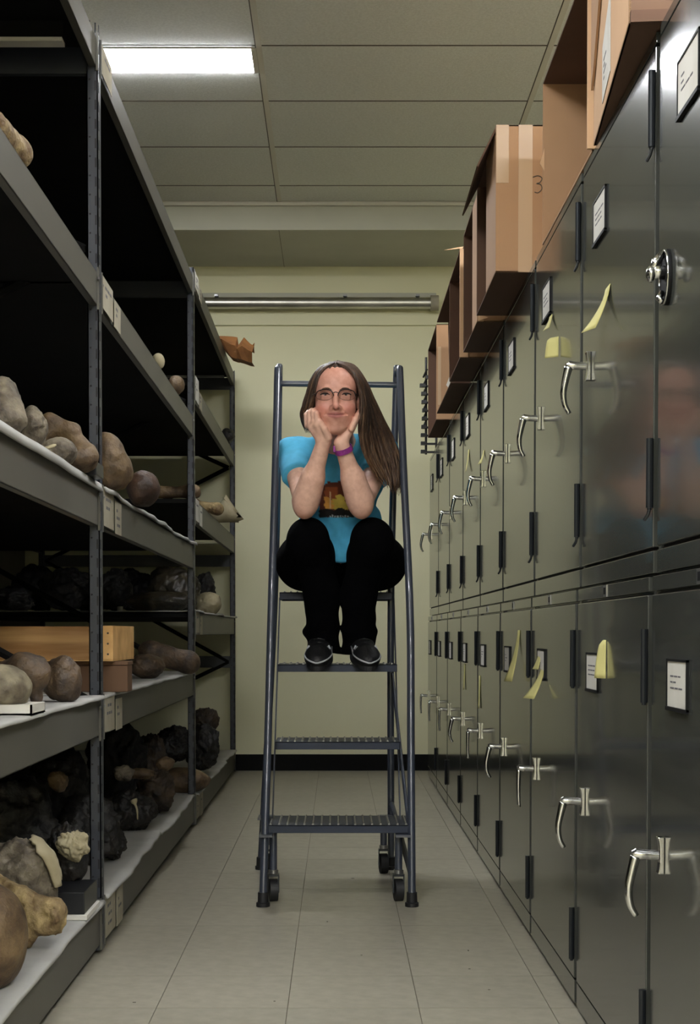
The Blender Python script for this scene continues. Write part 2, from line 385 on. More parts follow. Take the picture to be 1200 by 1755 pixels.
# ================================================================== LEFT: STEEL SHELVING
XS = -0.638; XB = -1.86; PY = [1.30, 3.77, 6.255, 8.735]
LV = [0.141, 0.692, 1.261, 1.834, 2.456]; LV3 = [0.133, 0.962, 1.472, 1.995, 2.485]
BH = [0.115, 0.10, 0.104, 0.088, 0.078]
rack = thing('shelving_rack', 'long grey steel shelving rack with five levels along the left side', 'shelving', (XS, 3.77, 0))
parts = []
def part(o): parts.append(o); return o
post_me = None
for y in PY:
    for x in (XS, XB + 0.03):
        p = MB(); w = 0.03; top = 2.466 if y < 5 else 2.492
        p.box(x-w, x, y, y+.003, 0.01, top).box(x-.003, x, y, y+.045, 0.01, top).box(x-w, x-w+.003, y, y+.045, .01, top)
        p = part(p.build('post', 'post'))
        s = MB()
        z = 0.08
        while z < 2.5:
            if x == XS:
                s.box(x-.0085, x-.004, y-.0008, y+.001, z, z+.026); 
                s.ball((x-.022, y-.0003, z+.03), (.0028, .0012, .0028), 8, 4)
                s.box(x-.0005, x+.0006, y+.012, y+.02, z, z+.026)
            z += 0.0508
        if s.v:
            q = s.build('post_slots', 'hole'); q.parent = p; q['kind'] = 'stuff'
    # transverse struts of the upright frame
    for z in ((0.10, 0.69, 1.32, 2.42) if y > 8 else (0.10, 2.40)):
        part(MB().box(XB+.03, XS-.03, y+.012, y+.03, z-.036, z+.036).build('frame_strut', 'post'))
    zz = [0.14, 0.69, 1.32, 1.90, 2.42]
    for k in range(4):
        xa, xb = (XB+.04, XS-.04) if k % 2 == 0 else (XS-.04, XB+.04)
        xm = (XB + XS)/2
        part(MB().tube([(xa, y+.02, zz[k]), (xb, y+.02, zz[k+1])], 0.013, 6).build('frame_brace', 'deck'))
for bay in range(3):
    y0, y1 = PY[bay] + (.045 if bay else 0), PY[bay+1]
    for k, z in enumerate(LV3 if bay == 2 else LV):
        h = BH[k]
        for x in (XS-.004, XB+.004):
            s = 1 if x == XS-.004 else -1
            b = MB().box(min(x, x-s*.004), max(x, x-s*.004), y0+.001, y1-.001, z-h, z)
            b.box(min(x, x-s*.03), max(x, x-s*.03), y0+.001, y1-.001, z-.004, z).box(min(x, x-s*.02), max(x, x-s*.02), y0+.001, y1-.001, z-h, z-h+.004)
            part(b.build('beam', 'rack', bevel=.0015))
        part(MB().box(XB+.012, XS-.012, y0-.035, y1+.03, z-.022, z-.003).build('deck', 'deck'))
        for ys, e in ((y0+.0015, 1), (y1-.0015, -1)):   # end connectors
            cn = MB().box(XS-.0035, XS+.0025, min(ys, ys+e*.006), max(ys, ys+e*.006), z-h-.012, z+.012).build('beam_clip', 'rack'); part(cn)
            if k in (1, 2, 3): part(MB().ball((XS+.002, ys+e*.012, z-.02), (.003, .005, .005), 8, 5).build('rivet', 'steel'))
# cards slipped on the beams beside each post: wide one and narrow one, with print
def beam_card(y0, y1, z0, z1, m, seed, skew=0):
    c = MB().slab([(XS+.001, y0, z0), (XS+.001, y1, z0+skew), (XS+.001, y1, z1+skew), (XS+.001, y0, z1)], (1,0,0), .0015).build('beam_card', m); part(c)
    r = random.Random(seed); p = MB(); n = r.choice((1, 2, 3)); w = y1 - y0
    for i in range(n):
        zz = z0 + (z1 - z0)*(0.68 - .22*i); a = y0 + w*r.uniform(.18, .3)
        for _ in range(r.choice((1, 2, 3))):
            l = w*r.uniform(.09, .2); p.box(XS+.0025, XS+.0029, a, a+l, zz, zz+.008); a += l + w*.05
            if a > y1 - w*.2: break
    q = p.build('print', 'ink'); q.parent = c
for bay in (1, 2):
    for k, z in enumerate(LV3 if bay == 2 else LV):
        h = BH[k]; y = PY[bay] + .05; s = bay*10 + k
        if bay == 1 and k == 4: beam_card(y+.01, y+.17, z-h+.004, z+.004, 'cardold', s)
        elif bay == 1:
            beam_card(y+.005, y+.175, z-h+.006, z+.006, 'cardold', s, -.002); beam_card(y+.20, y+.315, z-h-.002, z-.012, 'cardold', s+50)
        else:
            beam_card(y+.01, y+.16, z-h+.01, z+(.03 if k == 3 else .004), 'card' if k >= 2 else 'cardold', s); beam_card(y+.19, y+.31, z-h, z-.012, 'card' if k == 2 else 'cardold', s+50)
part(MB().box(-1.85, -0.70, 3.62, 3.65, 2.385, 2.434).build('support_channel', 'deck'))
wb = part(MB().box(-1.85, -0.70, 3.60, 3.64, 2.375, 2.385).build('support_bar', 'card')); wb['label'] = 'white support bar under the top shelf'
wb2 = part(MB().box(-1.80, -0.70, 8.70, 8.73, 2.452, 2.476).build('support_bar', 'liner'))
adopt(rack, *parts)

# white foam liners laid on the decks, edges wavy over the beams
def liner(y0, y1, z, amp, label, seed, drop=.0, x1=XS+.004, lift=None):
    n = max(8, int((y1-y0)/.04)); rs = random.Random(seed); ph = [rs.uniform(0, 6.28) for _ in range(4)]
    V = []; F = []; xsn = [XB+.02, -1.4, -1.0, -.80, -.70, -.66]
    for i in range(n+1):
        y = y0 + (y1-y0)*i/n
        e = amp*(math.sin(y*5+ph[0]) + .6*math.sin(y*11+ph[1]) + .4*math.sin(y*23+ph[2]))/2
        for j, x in enumerate(xsn + [x1 + e*.8]):
            zz = z + .003 + (max(0, e)*.5 if j >= 5 else 0) + (lift(x, y) if lift else 0)
            V.append((x, y, zz))
        V.append((x1 + e*.8 + .003, y, z - drop - .002 + max(0, e)*.5 + (lift(x1, y)*.7 if lift else 0)))
    m = len(xsn) + 2
    for i in range(n):
        for j in range(m-1): a = i*m+j; F.append((a, a+1, a+1+m, a+m))
    o = MB().add(V, F).build('foam_liner', 'liner', smooth=True); sol = o.modifiers.new('thick', 'SOLIDIFY'); sol.thickness = .006; sol.offset = 1
    return tag(o, label, 'liner', 'foam liners on the shelves')
liner(2.3, 3.76, LV[0], .008, 'white foam liner on the bottom shelf nearest the camera', 1)
liner(3.83, 6.24, LV[0], .018, 'white foam liner on the bottom shelf between the first two posts', 2, lift=lambda x, y: .02*math.exp(-((y-4.98)/.03)**2)*max(0, (x+1.2)/.56))
liner(6.31, 8.70, LV3[0], .02, 'white foam liner on the bottom shelf at the far end', 3)
liner(2.3, 3.76, LV[1], .014, 'white foam liner under the spotted bone and the card tray', 4)
liner(3.83, 6.24, LV[1], .015, 'white foam liner under the pine crate', 5)
liner(2.3, 3.76, LV[2], .003, 'white liner with a straight edge under the round bone heads', 6, drop=.012)
liner(3.83, 6.24, LV[2], .012, 'white liner edge under the tan bone behind the first post', 7, drop=.004)
liner(6.31, 8.70, LV3[1], .012, 'white liner under the wrapped bones in the far bay', 8)

# ------------------------------------------------------------------ bones and rocks on the shelves
ICO = {}
def ico(n):
    if n not in ICO:
        import bmesh
        bm = bmesh.new(); bmesh.ops.create_icosphere(bm, subdivisions=n, radius=1); bm.verts.ensure_lookup_table()
        ICO[n] = (np.array([v.co[:] for v in bm.verts]), np.array([[v.index for v in f.verts] for f in bm.faces])); bm.free()
    return ICO[n]
def settle(V, px, Y, zb, scale=1):
    X = (px - 578)*Y/2400; V = V*scale; V = V - np.array([(V[:,0].max()+V[:,0].min())/2, (V[:,1].max()+V[:,1].min())/2, V[:,2].min()]); return V, (X, Y, zb)
ROT = lambda e: np.array(Matrix.Rotation(e[2], 3, 'Z') @ Matrix.Rotation(e[1], 3, 'Y') @ Matrix.Rotation(e[0], 3, 'X'))
def finish(name, V, Q, m, loc, label, cat, group):
    o = bpy.data.objects.new(name, np_mesh(name, V, Q, m)); COL.objects.link(o); o.location = loc
    return tag(o, label, cat, group)
def lump(name, label, m, px, Y, zb, r, seed, rough=.12, f=2.2, rot=(0,0,0), flat=0.0, cat='bone', group=None, n=5, ridged=0):
    V, Q = ico(n); d = wob(V, f, seed)*rough*1.3 + wob(V, f*4, seed+1)*rough*.35 + wob(V, f*11, seed+2)*rough*.12
    if ridged: d = d - np.abs(wob(V, f*2.2, seed+3))*ridged*1.5 - np.abs(wob(V, f*7, seed+4))*ridged*.5
    W = V*(1 + d)[:, None]*np.array(r)
    W = W @ ROT(rot).T
    lo = W[:,2].min()
    if flat: W[:,2] = np.maximum(W[:,2], lo + flat*(W[:,2].max()-lo))
    W, loc = settle(W, px, Y, zb)
    return finish(name, W, Q, m, loc, label, cat, group)
def bone(name, label, m, px, Y, zb, prims, h, k=.02, rough=.003, f=40, seed=0, rot=(0,0,0), cut=None, cat='bone', group=None, cuts=()):
    def fn(P):
        d = None
        for q in prims:
            e = ell(P, q[1], q[2]) if q[0] == 'e' else cone(P, *q[1:])
            d = e if d is None else smin(d, e, k)
        for q in cuts:
            e = ell(P, q[1], q[2]) if q[0] == 'e' else cone(P, *q[1:]); d = smax(d, -e, .012)
        return d + wob(P, f, seed)*rough*1.6 + wob(P, f*3.5, seed+5)*rough*.6
    pts = []
    for q in prims:
        if q[0] == 'e': pts += [np.array(q[1]) - q[2], np.array(q[1]) + q[2]]
        else: pts += [np.array(q[1]) - q[3], np.array(q[1]) + q[3], np.array(q[2]) - q[4], np.array(q[2]) + q[4]]
    pts = np.array(pts); V, Q = sdf_mesh(fn, pts.min(0) - .03, pts.max(0) + .03, h)
    V = V @ ROT(rot).T; V, loc = settle(V, px, Y, zb)
    return finish(name, V, Q, m, loc, label, cat, group)
G3 = 'fossil bones on the middle shelf'; G2 = 'fossil bones on the second shelf'; G1 = 'rocks and bones on the bottom shelf'
z3 = LV[2] + .009; z2 = LV[1] + .009; z1 = LV[0] + .009; z33 = LV3[2]; z32 = LV3[1] + .009; z4 = LV[3]; z31 = LV3[0] + .009
# middle shelf, near bay
bone('round_bone', 'tall pale grey round bone head at the left picture edge, middle shelf', 'bonegrey', 10, 2.93, z3,
     [('e', (0,0,.062), (.037,.045,.063)), ('e', (.003,-.01,.03), (.04,.05,.032)), ('e', (-.02,.03,.05), (.03,.05,.04))], .005, .02, .0035, 70, 1, group=G3)
bone('round_bone', 'disc-shaped bone head with a shiny chipped rim beside the tall one', 'bonegrey', 58, 3.10, z3,
     [('e', (0,0,.05), (.026,.045,.05)), ('e', (-.012,.012,.035), (.02,.045,.036))], .0045, .015, .0035, 80, 2, rot=(0,-.12,.2), group=G3)
bone('bone_fragment', 'saddle-shaped brown bone with a dark hollow, beside the first post', 'bonetan', 116, 3.50, z3,
     [('c', (-.05,0,.05), (-.035,0,.118), .022, .02), ('c', (-.035,0,.118), (.02,0,.10), .02, .02), ('c', (.02,0,.10), (.05,0,.04), .022, .03), ('e', (.045,0,.03), (.032,.06,.03)), ('e', (-.03,.03,.05), (.045,.03,.05))],
     .005, .02, .003, 50, 3, group=G3, cuts=[('e', (-.012,-.05,.052), (.034,.06,.036))])
lump('bone_fragment', 'low rounded bone in front of the saddle-shaped one', 'bonegrey', 102, 3.33, z3, (.044,.05,.036), 5, .08, 2, flat=.12, group=G3)
MB_ = MB().tube(crom([(-.03,0,.004),(0,-.004,.008),(.028,.0,.018)], 5), [.003]*5 + [.004]*5 + [.0015], 8)
tag(MB_.build('bone_splinter', 'plaster', smooth=True), 'thin pale bone splinter beside the low rounded bone', 'bone', G3).location = (at(75,770,3.12).x, 3.12, z3)
tag(MB().box(-.02,.035,-.05,.06,0,.035).build('specimen_box', 'book', bevel=.002), 'small dark box behind the first post on the middle shelf', 'box').location = (at(150,815,3.62).x, 3.60, z3)
# middle shelf, second bay
bone('bone_end', 'large tan rounded bone end just past the first post', 'bonetan', 192, 3.97, z3,
     [('e', (0,0,.07), (.048,.06,.078)), ('e', (.012,.02,.05), (.045,.06,.052)), ('e', (-.02,0,.09), (.035,.05,.06))], .006, .02, .003, 45, 7, group=G3)
lump('bone_end', 'reddish brown barrel-shaped bone behind the large tan one', 'bonered', 247, 4.42, z3, (.052,.085,.058), 8, .05, 2, flat=.05, group=G3)
bone('long_bone', 'long bone with a pale knobby end lying at the second post', 'bonetan', 284, 6.36, z33,
     [('c', (-.14,0,.03), (.08,0,.03), .03, .026), ('e', (.10,0,.035), (.035,.035,.034)), ('e', (-.13,0,.032), (.05,.04,.034)), ('e', (.12,.01,.03), (.02,.03,.024))], .006, .02, .002, 40, 9, group=G3)
bone('long_bone', 'yellowish bone with a knobby end leaning in the far bay', 'boneyellow', 352, 7.2, z33,
     [('c', (-.08,0,.06), (.05,0,.035), .022, .03), ('e', (.06,0,.035), (.035,.035,.034)), ('e', (-.07,0,.075), (.03,.03,.024))], .006, .02, .002, 40, 10, group=G3)
o = MB().tube([(-.075,0,.045),(-.03,0,.05),(.02,0,.065),(.06,0,.085),(.064,0,.085),(.055,0,.08),(0,0,.055)], [.03,.045,.06,.085,.083,.075,.03], 20)
tag(o.build('plaster_cone', 'plaster', smooth=True), 'cream plaster cone standing at the end of the far bay', 'cast').location = (at(380,880,7.75).x, 7.75, z33)
# fourth level
bone('flat_bone', 'flat tan bone just showing over the beam at the left edge', 'boneyellow', 14, 2.86, z4,
     [('c', (0,-.10,.022), (0,.08,.03), .028, .033), ('e', (.004,.10,.034), (.034,.04,.031))], .007, .02, .002, 30, 11, group='bones on the fourth level')
lump('bone_ball', 'small white ball-shaped bone end peeking over the beam', 'plaster', 273, 5.15, z4, (.024,.03,.03), 12, .03, 2, n=3, group='bones on the fourth level')
lump('bone_fragment', 'brown rough bone fragment over the beam near the second post', 'bonetan', 303, 5.72, z4, (.035,.05,.04), 13, .12, 3, n=3, group='bones on the fourth level')
lump('bone_fragment', 'small dark fragment at the far end of the fourth level', 'rockdark', 391, 8.4, LV3[3], (.04,.05,.05), 14, .3, 3, n=3, group='bones on the fourth level')
# second level, near bay
lump('spotted_bone', 'pale speckled half-round bone on a white card tray at the left edge', 'bonepale', 2, 2.93, z2+.022, (.060,.07,.050), 15, .06, 2.5, flat=.2, group=G2)
ct = MB().box(-.07,.075,-.06,.07,0,.004).box(-.07,.075,-.06,-.056,0,.022).box(.071,.075,-.06,.07,0,.022).box(-.07,.075,.066,.07,0,.022).box(-.07,-.066,-.06,.07,0,.022).box(-.066,.071,-.056,.066,.018,.021)
tag(ct.build('card_tray', 'card'), 'white card tray under the speckled bone', 'tray').location = (at(4,1220,2.93).x, 2.93, z2)
bone('bone_fragment', 'brown forked bone with short stumps in front of the pine crate', 'bonebrown', 42, 3.30, z2,
     [('e', (0,0,.085), (.045,.05,.042)), ('c', (.01,0,.08), (.028,-.005,.012), .028, .016), ('c', (-.01,.01,.07), (-.045,0,.03), .028, .02), ('e', (.03,0,.075), (.03,.04,.035)), ('e', (-.045,0,.085), (.02,.03,.02))], .005, .018, .003, 55, 16, group=G2)
bone('bone_end', 'brown pitted round bone end in front of the pine crate', 'bonebrown', 106, 3.45, z2,
     [('e', (0,0,.058), (.036,.045,.058)), ('e', (-.02,.02,.055), (.03,.05,.05)), ('e', (.022,.01,.05), (.02,.04,.045))], .005, .012, .003, 65, 17, group=G2)
# pine crate standing on a brown box
bx = thing('brown_box', 'plain brown box under the pine crate', 'box', (-.84, 4.02, z2))
hbx = .088
adopt(bx, MB().box(-1.06,-.602,4.02,4.11,z2,z2+hbx-.012).build('box_body','crate',bevel=.002), MB().box(-1.062,-.600,4.018,4.112,z2+hbx-.011,z2+hbx).build('lid','crate',bevel=.002))
cr = thing('pine_crate', 'pale pine crate lying on the brown box', 'crate', (-.84, 4.0, z2+hbx)); zc0 = z2+hbx+.001; zc1 = .889
adopt(cr, MB().box(-1.22,-.668,3.985,4.0,zc0+.004,zc1).build('front_board','pine',bevel=.001), MB().box(-1.22,-.668,4.37,4.385,zc0+.004,zc1).build('back_board','pine',bevel=.001),
   MB().box(-.667,-.637,3.982,4.388,zc0+.004,zc1+.002).build('end_board','pine_end',bevel=.001), MB().box(-1.25,-1.221,3.982,4.388,zc0+.004,zc1+.002).build('end_board','pine_end',bevel=.001),
   MB().box(-1.25,-.637,3.98,4.39,zc0,zc0+.0035).build('bottom_board','pine_end'))
nl = MB()
for zz in (.02,.05,.08): nl.ball((-.652,3.9815,zc0+zz),(.003,.001,.003),8,5)
adopt(cr, nl.build('nail','mark'))
lump('bone_end', 'brown bone end in front, right of the pine crate', 'bonebrown', 252, 5.22, z2, (.066,.09,.048), 18, .1, 2.2, flat=.05, group=G2)
bone('long_bone', 'dark brown bone sloping down behind the bone end, right of the crate', 'bonebrown', 290, 5.75, z2,
     [('c', (-.09,.02,.09), (.06,0,.045), .045, .045), ('e', (.075,0,.045), (.045,.05,.046))], .007, .02, .003, 35, 19, group=G2)
# far bay, third level: bones wrapped in plastic
lump('wrapped_bone', 'long tan bone wrapped in clear plastic in the far bay', 'bag', 272, 6.62, z32, (.155,.07,.052), 20, .1, 2, flat=.05, cat='bone', group='wrapped bones in the far bay')
lump('wrapped_bone', 'bundle of bones in crinkled plastic behind the long wrapped bone', 'bag', 298, 7.0, z32, (.13,.1,.125), 21, .16, 3, flat=.05, cat='bone', group='wrapped bones in the far bay', ridged=.08)
lump('bone_block', 'pale cream block jutting out in the far bay below the plaster cone', 'plaster', 356, 7.35, z32, (.075,.10,.066), 22, .1, 2, flat=.1, group='wrapped bones in the far bay', ridged=.05)
lump('rock', 'dark rough lump behind the cream block in the far bay', 'rockdark', 345, 7.62, z32, (.085,.09,.115), 23, .22, 3.2, cat='rock', group='wrapped bones in the far bay', ridged=.1)
for i, (px, Y, r, s) in enumerate(((110,6.75,(.13,.1,.10),24),(62,7.1,(.12,.1,.12),25),(150,7.3,(.13,.12,.09),26),(20,6.7,(.11,.1,.06),27),(195,6.95,(.10,.09,.11),28),(235,7.6,(.12,.1,.12),29))):
    lump('rock', ['dark lump seen past the first post, above the crate','dark lump near the rear post above the crate','dark lump just left of the first post above the crate','low dark lump at the left edge above the crate','dark lump right of the first post in the far bay','dark lump behind the plastic wrapped bones'][i], 'rockdark', px, Y, z32, r, s, .2, 3, cat='rock', group='dark lumps in the far bay', ridged=.08)
tag(MB().disc((0,0,.011),(0,0,1),.014,.022,14).build('vial', 'card', smooth='auto'), 'tiny white capped vial beside the wrapped bone', 'vial').location = (at(206,1040,6.5).x, 6.5, z32)
for i, (px, Y, r, s) in enumerate(((18,4.15,(.12,.09,.07),30),(105,4.6,(.12,.1,.06),31))):
    pass
# bottom shelf, near bay
lump('boulder', 'big smooth brown round boulder at the lower left corner', 'bonetan', -12, 2.84, z1, (.066,.10,.108), 32, .04, 1.6, flat=.03, cat='rock', group=G1, n=5)
bone('bone_limb', 'yellow-tan bone with a flared crumbling end beside the big boulder', 'boneyellow', 40, 3.20, z1,
     [('c', (-.11,.05,.150), (-.03,0,.118), .021, .022), ('c', (-.03,0,.118), (.030,0,.085), .024, .030), ('e', (.048,0,.078), (.020,.045,.034)), ('c', (-.005,0,.085), (-.022,-.01,.02), .034, .014), ('e', (.03,0,.058), (.03,.04,.022))], .004, .016, .004, 80, 33, group=G1)
rk = lump('rock', 'grey rugged rock with a cream plaster cap on the bottom shelf', 'bonegrey', 32, 3.42, z1, (.092,.10,.118), 34, .10, 3, cat='rock', group=G1, n=5, ridged=.10)
V, Q = ico(5); sel = (wob(V, 2.5, 77)*.25 + V[:,0]*.75 + V[:,2]*.45 - np.abs(V[:,1]+.35)*.25) > .55
W = V*(1.06 + wob(V, 3, 34)*.10 - np.abs(wob(V, 6.6, 37))*.06)[:,None]*np.array((.094,.10,.120)); fs = Q[sel[Q].all(1)]
pc = bpy.data.objects.new('plaster_cap', np_mesh('plaster_cap', W, fs, 'plaster')); COL.objects.link(pc); pc.parent = rk; pc['label'] = 'cream plaster cap'
rkz = np.array([v.co.z for v in rk.data.vertices]); pc.location = (0, 0, (rkz.max()+rkz.min())/2)
so = pc.modifiers.new('thick','SOLIDIFY'); so.thickness = .006
lump('rock', 'dark rock with a cream side behind the plaster-capped rock', 'rockdark', 112, 3.70, z1+.05, (.060,.07,.085), 36, .12, 3, cat='rock', group=G1, ridged=.08)
lump('bone_block', 'cream plaster block on the bottom shelf beside the first post', 'plaster', 122, 3.615, z1+.125, (.040,.03,.040), 95, .32, 2.2, cat='bone', group=G1, ridged=.16)
bt = thing('black_box', 'flat black box with a white base on the bottom shelf at the first post', 'box', (at(126,1540,3.55).x, 3.55, z1))
adopt(bt, MB().box(bt.location.x-.06,bt.location.x+.045,3.49,3.68,z1,z1+.014).build('base','card',bevel=.002), MB().box(bt.location.x-.055,bt.location.x+.038,3.495,3.68,z1+.0145,z1+.070).build('lid','book',bevel=.002))
for i, (px, Y, r, s) in enumerate(((25,3.98,(.14,.11,.16),40),(92,4.75,(.14,.12,.17),41),(150,4.35,(.10,.1,.11),42),(20,5.2,(.16,.12,.2),43))):
    lump('rock', ['dark rock in the shadow behind the plaster-capped rock','dark rock behind the cream plaster block','dark rock in the shadow just left of the first post','tall dark rock deep in the bottom shelf at the left'][i], 'rockdark', px, Y, z1, r, s, .18, 3, cat='rock', group=G1, ridged=.12)
for px, Y, zb, r, sd, m, lab in ((98,3.95,z1+.27,(.03,.03,.032),70,'bonetan','small tan chip on the dark rock behind the cream plaster block'),(60,3.98,z1+.20,(.028,.03,.02),71,'bonegrey','small grey chip on the dark rock at the lower left'),
    (212,4.9,z1+.20,(.035,.03,.03),72,'bonegrey','grey chip on top of the rock with the white sliver'),(238,5.35,z1+.16,(.06,.03,.022),73,'bonetan','flat tan chip lying on the angular dark rock'),(283,5.75,z1+.15,(.04,.03,.03),74,'bonetan','pale chip on the ridge of the angular rock')):
    lump('rock_chip', lab, m, px, Y, zb, r, sd, .15, 3, cat='rock', group=G1, n=4, ridged=.1)
# bottom shelf, second and far bays
for px, Y, zb, r, s, m, lab in ((266,5.55,z1,(.09,.10,.085),50,'rockbrown','dark angular rock at the shelf edge, middle of the bottom shelf'),
    (222,5.05,z1,(.095,.10,.085),51,'rockdark','dark rock with a white bone sliver past the first post'),
    (192,4.42,z1,(.045,.06,.055),52,'rockdark','small dark rock just past the first post at the bottom'),
    (200,5.9,z1,(.13,.12,.17),53,'rockdark','tall dark rock behind the rock with the white sliver'),
    (258,6.0,z1+.05,(.075,.08,.13),54,'rockbrown','brown rock standing behind the angular rock'),
    (300,6.45,z31+.13,(.10,.1,.09),55,'rockdark','dark rock stacked near the second post'),
    (345,7.15,z31+.02,(.10,.10,.125),57,'rockdark','dark rock filling the far bay of the bottom shelf'),
    (352,7.35,z31+.20,(.075,.08,.075),58,'rockbrown','brown rough lump on top of the far dark rock'),
    ):
    lump('rock', lab, m, px, Y, zb, r, s, .16, 3, cat='rock', group=G1, ridged=.14)
lump('bone_slab', 'pale tan slab lying across the second post at the bottom', 'bonetan', 312, 6.42, z31, (.125,.10,.06), 56, .06, 2.5, flat=.1, cat='bone', group=G1)
lump('bone_slab', 'tan block stacked on the slab at the second post', 'bonetan', 298, 6.75, z31+.14, (.10,.08,.055), 60, .07, 2.5, flat=.1, cat='bone', group=G1)
sl = MB().tube(crom([(-.008,0,.05),(-.002,-.004,.035),(.004,0,.015),(.006,0,-.02)], 4), [.014,.013,.012,.009,.005,.004,.004,.004,.004,.004,.003,.003,.002], 8)
tag(sl.build('bone_sliver', 'plaster', smooth=True), 'small white bone sliver stuck to the dark rock', 'bone', G1).location = (at(233,1395,4.93).x, 4.93, at(233,1395,4.93).z)
# torn brown paper sack over the top beam at the far end
pb = MB()
secs = [(-.90, 2.492, 0.00), (-.70, 2.494, .01), (-.650, 2.492, .012), (-.60, 2.435, .02), (-.572, 2.425, .022)]
sec2 = [(-.560, 2.425, .03), (-.535, 2.418, .034), (-.50, 2.405, .03), (-.478, 2.402, .02)]
def sack(secs, tops):
    n0 = len(pb.v)
    for (x, zb, o_), zt_ in zip(secs, tops):
        zm = zb + (zt_ - zb)*.48
        pb.v.extend([(x, 8.14, zt_ - .012), (x + .006, 8.00 - o_*.3, zt_), (x, 7.93 - o_, zm), (x - .004, 8.00 - o_, zb), (x, 8.14, zb + .008)])
    for i in range(len(secs) - 1):
        for k in range(5):
            if k == 0: continue
            a = n0 + i*5 + (k - 1); b = n0 + i*5 + k; pb.f.append((a, b, b + 5, a + 5))
    pb.f.append(tuple(n0 + k for k in range(5)))
sack(secs + [(-.566, 2.424, .026)] + sec2, [2.548, 2.556, 2.556, 2.553, 2.548, 2.505, 2.512, 2.548, 2.512, 2.500])
pb.add([(-.482, 7.99, 2.50), (-.478, 8.06, 2.495), (-.470, 8.02, 2.522)], [(0, 1, 2)]); pb.add([(-.585, 7.945, 2.49), (-.55, 7.93, 2.48), (-.553, 7.93, 2.45), (-.583, 7.945, 2.455)], [(0, 1, 2, 3)])
o = pb.build('paper_sack', 'paperbag'); sm = o.modifiers.new('thick', 'SOLIDIFY'); sm.thickness = .002
tag(o, 'crumpled torn brown paper sack sticking out over the top beam at the far end', 'sack')

# ================================================================== RIGHT: STEEL CABINETS
XC, W, WU, WL_, YU, YL = 0.548, 0.738, 0.738, 0.750, 1.682, 1.705
ZS = 0.972
proto = {}
def strips(p, y0, y1, z0, z1, x, seed, lines=3):
    r = random.Random(seed); w = y1 - y0; h = z1 - z0
    for i in range(lines):
        z = z1 - h*(.34 + .13*i); a = y1 - w*.16
        for _ in range(r.choice((1, 2, 2, 3))):
            l = w*r.uniform(.10, .22); p.box(x-.0004, x, a-l, a, z, z+h*.035); a -= l + w*.035
            if a < y0 + w*.3: break
    return p
def handle(root, y, z, kind):
    mb = MB()
    prof = [(-.031,.011),(-.026,.0095),(-.012,.0075),(.012,.0075),(.026,.0095),(.031,.011)]
    mb.slab([(0,y+.009,z-.031)]+[(-t_,y+.009,z+h_) for h_, t_ in prof]+[(0,y+.009,z+.031)], (0,-1,0), .018)
    pl = mb.build('handle', 'chrome', root, bevel=.0015)
    MB().tube([(-.009,y,z),(-.03,y,z+.001),(-.047,y,z+.002),(-.052,y,z+.001)], [.0085,.0085,.010,.007], 12).build('handle_shaft', 'chrome', pl, smooth='auto')
    if kind == 0: pts = crom([(-.047,y,z-.002),(-.052,y,z-.022),(-.058,y,z-.055),(-.055,y,z-.083),(-.045,y,z-.102)], 5); rr = [.0095 - .0045*i/(len(pts)-1) for i in range(len(pts))]
    else: pts = crom([(-.048,y,z-.002),(-.049,y,z-.03),(-.049,y,z-.07),(-.047,y,z-.105)], 5); rr = [.007 - .002*i/(len(pts)-1) for i in range(len(pts))]
    MB().tube(pts, rr, 10).build('handle_lever', 'chrome', pl, smooth=True)
def oval_handle(root, y, z):
    mb = MB(); n = 28
    mb.slab([(0, y + .032*math.cos(2*math.pi*k/n), z + .046*math.sin(2*math.pi*k/n)) for k in range(n)], (-1,0,0), .006)
    pl = mb.build('handle', 'frameblk', root, bevel=.001); pl['label'] = 'black oval plate with chrome turn knob'
    MB().tube([(-.007, y + .030*math.cos(2*math.pi*k/n), z + .044*math.sin(2*math.pi*k/n)) for k in range(n+1)], .0022, 6).build('handle_rim', 'chrome', pl, smooth=True)
    k = MB().tube([(-.004,y,z+.008),(-.022,y,z+.008),(-.028,y,z+.006)], [.012,.011,.006], 12).ball((-.03,y-.004,z+.004),(.008,.012,.014),10,8).tube([(-.008,y+.004,z+.04),(-.02,y,z+.026),(-.026,y-.002,z+.01)], [.006,.008,.006], 8)
    k.build('turn_knob', 'chrome', pl, smooth=True)
    MB().tube([(-.008,y+.006,z-.022),(-.014,y+.004,z-.034),(-.009,y,z-.041)], [.004,.006,.005], 8).build('latch_tip', 'chrome', pl, smooth=True)
def hinge(root, y, z0, z1, finial):
    mb = MB().tube([(-.006,y,z0),(-.006,y,z1)], .0065, 10)
    mb.tube([(-.006,y,z0-.004),(-.006,y,z0)], .004, 8)
    if finial: mb.tube([(-.006,y,z0-.002),(-.008,y+.004,z0-.012),(-.012,y+.012,z0-.02)], .003, 6)
    mb.build('hinge', 'hinge', root, smooth='auto')
def label_holder(root, y0, y1, z0, z1, seed, lines=3):
    f = MB(); t = .004
    f.box(-.0045,0,y0-t,y0,z0-t,z1+t).box(-.0045,0,y1,y1+t,z0-t,z1+t).box(-.006,0,y0-t,y1+t,z0-t*1.6,z0).box(-.0045,0,y0-t,y1+t,z1,z1+t)
    fr = f.build('label_holder', 'frameblk', root)
    MB().box(-.003,-.0005,y0,y1,z0,z1).build('label_card', 'card', fr)
    strips(MB(), y0, y1, z0, z1, -.003, seed, lines).build('print', 'ink', fr)
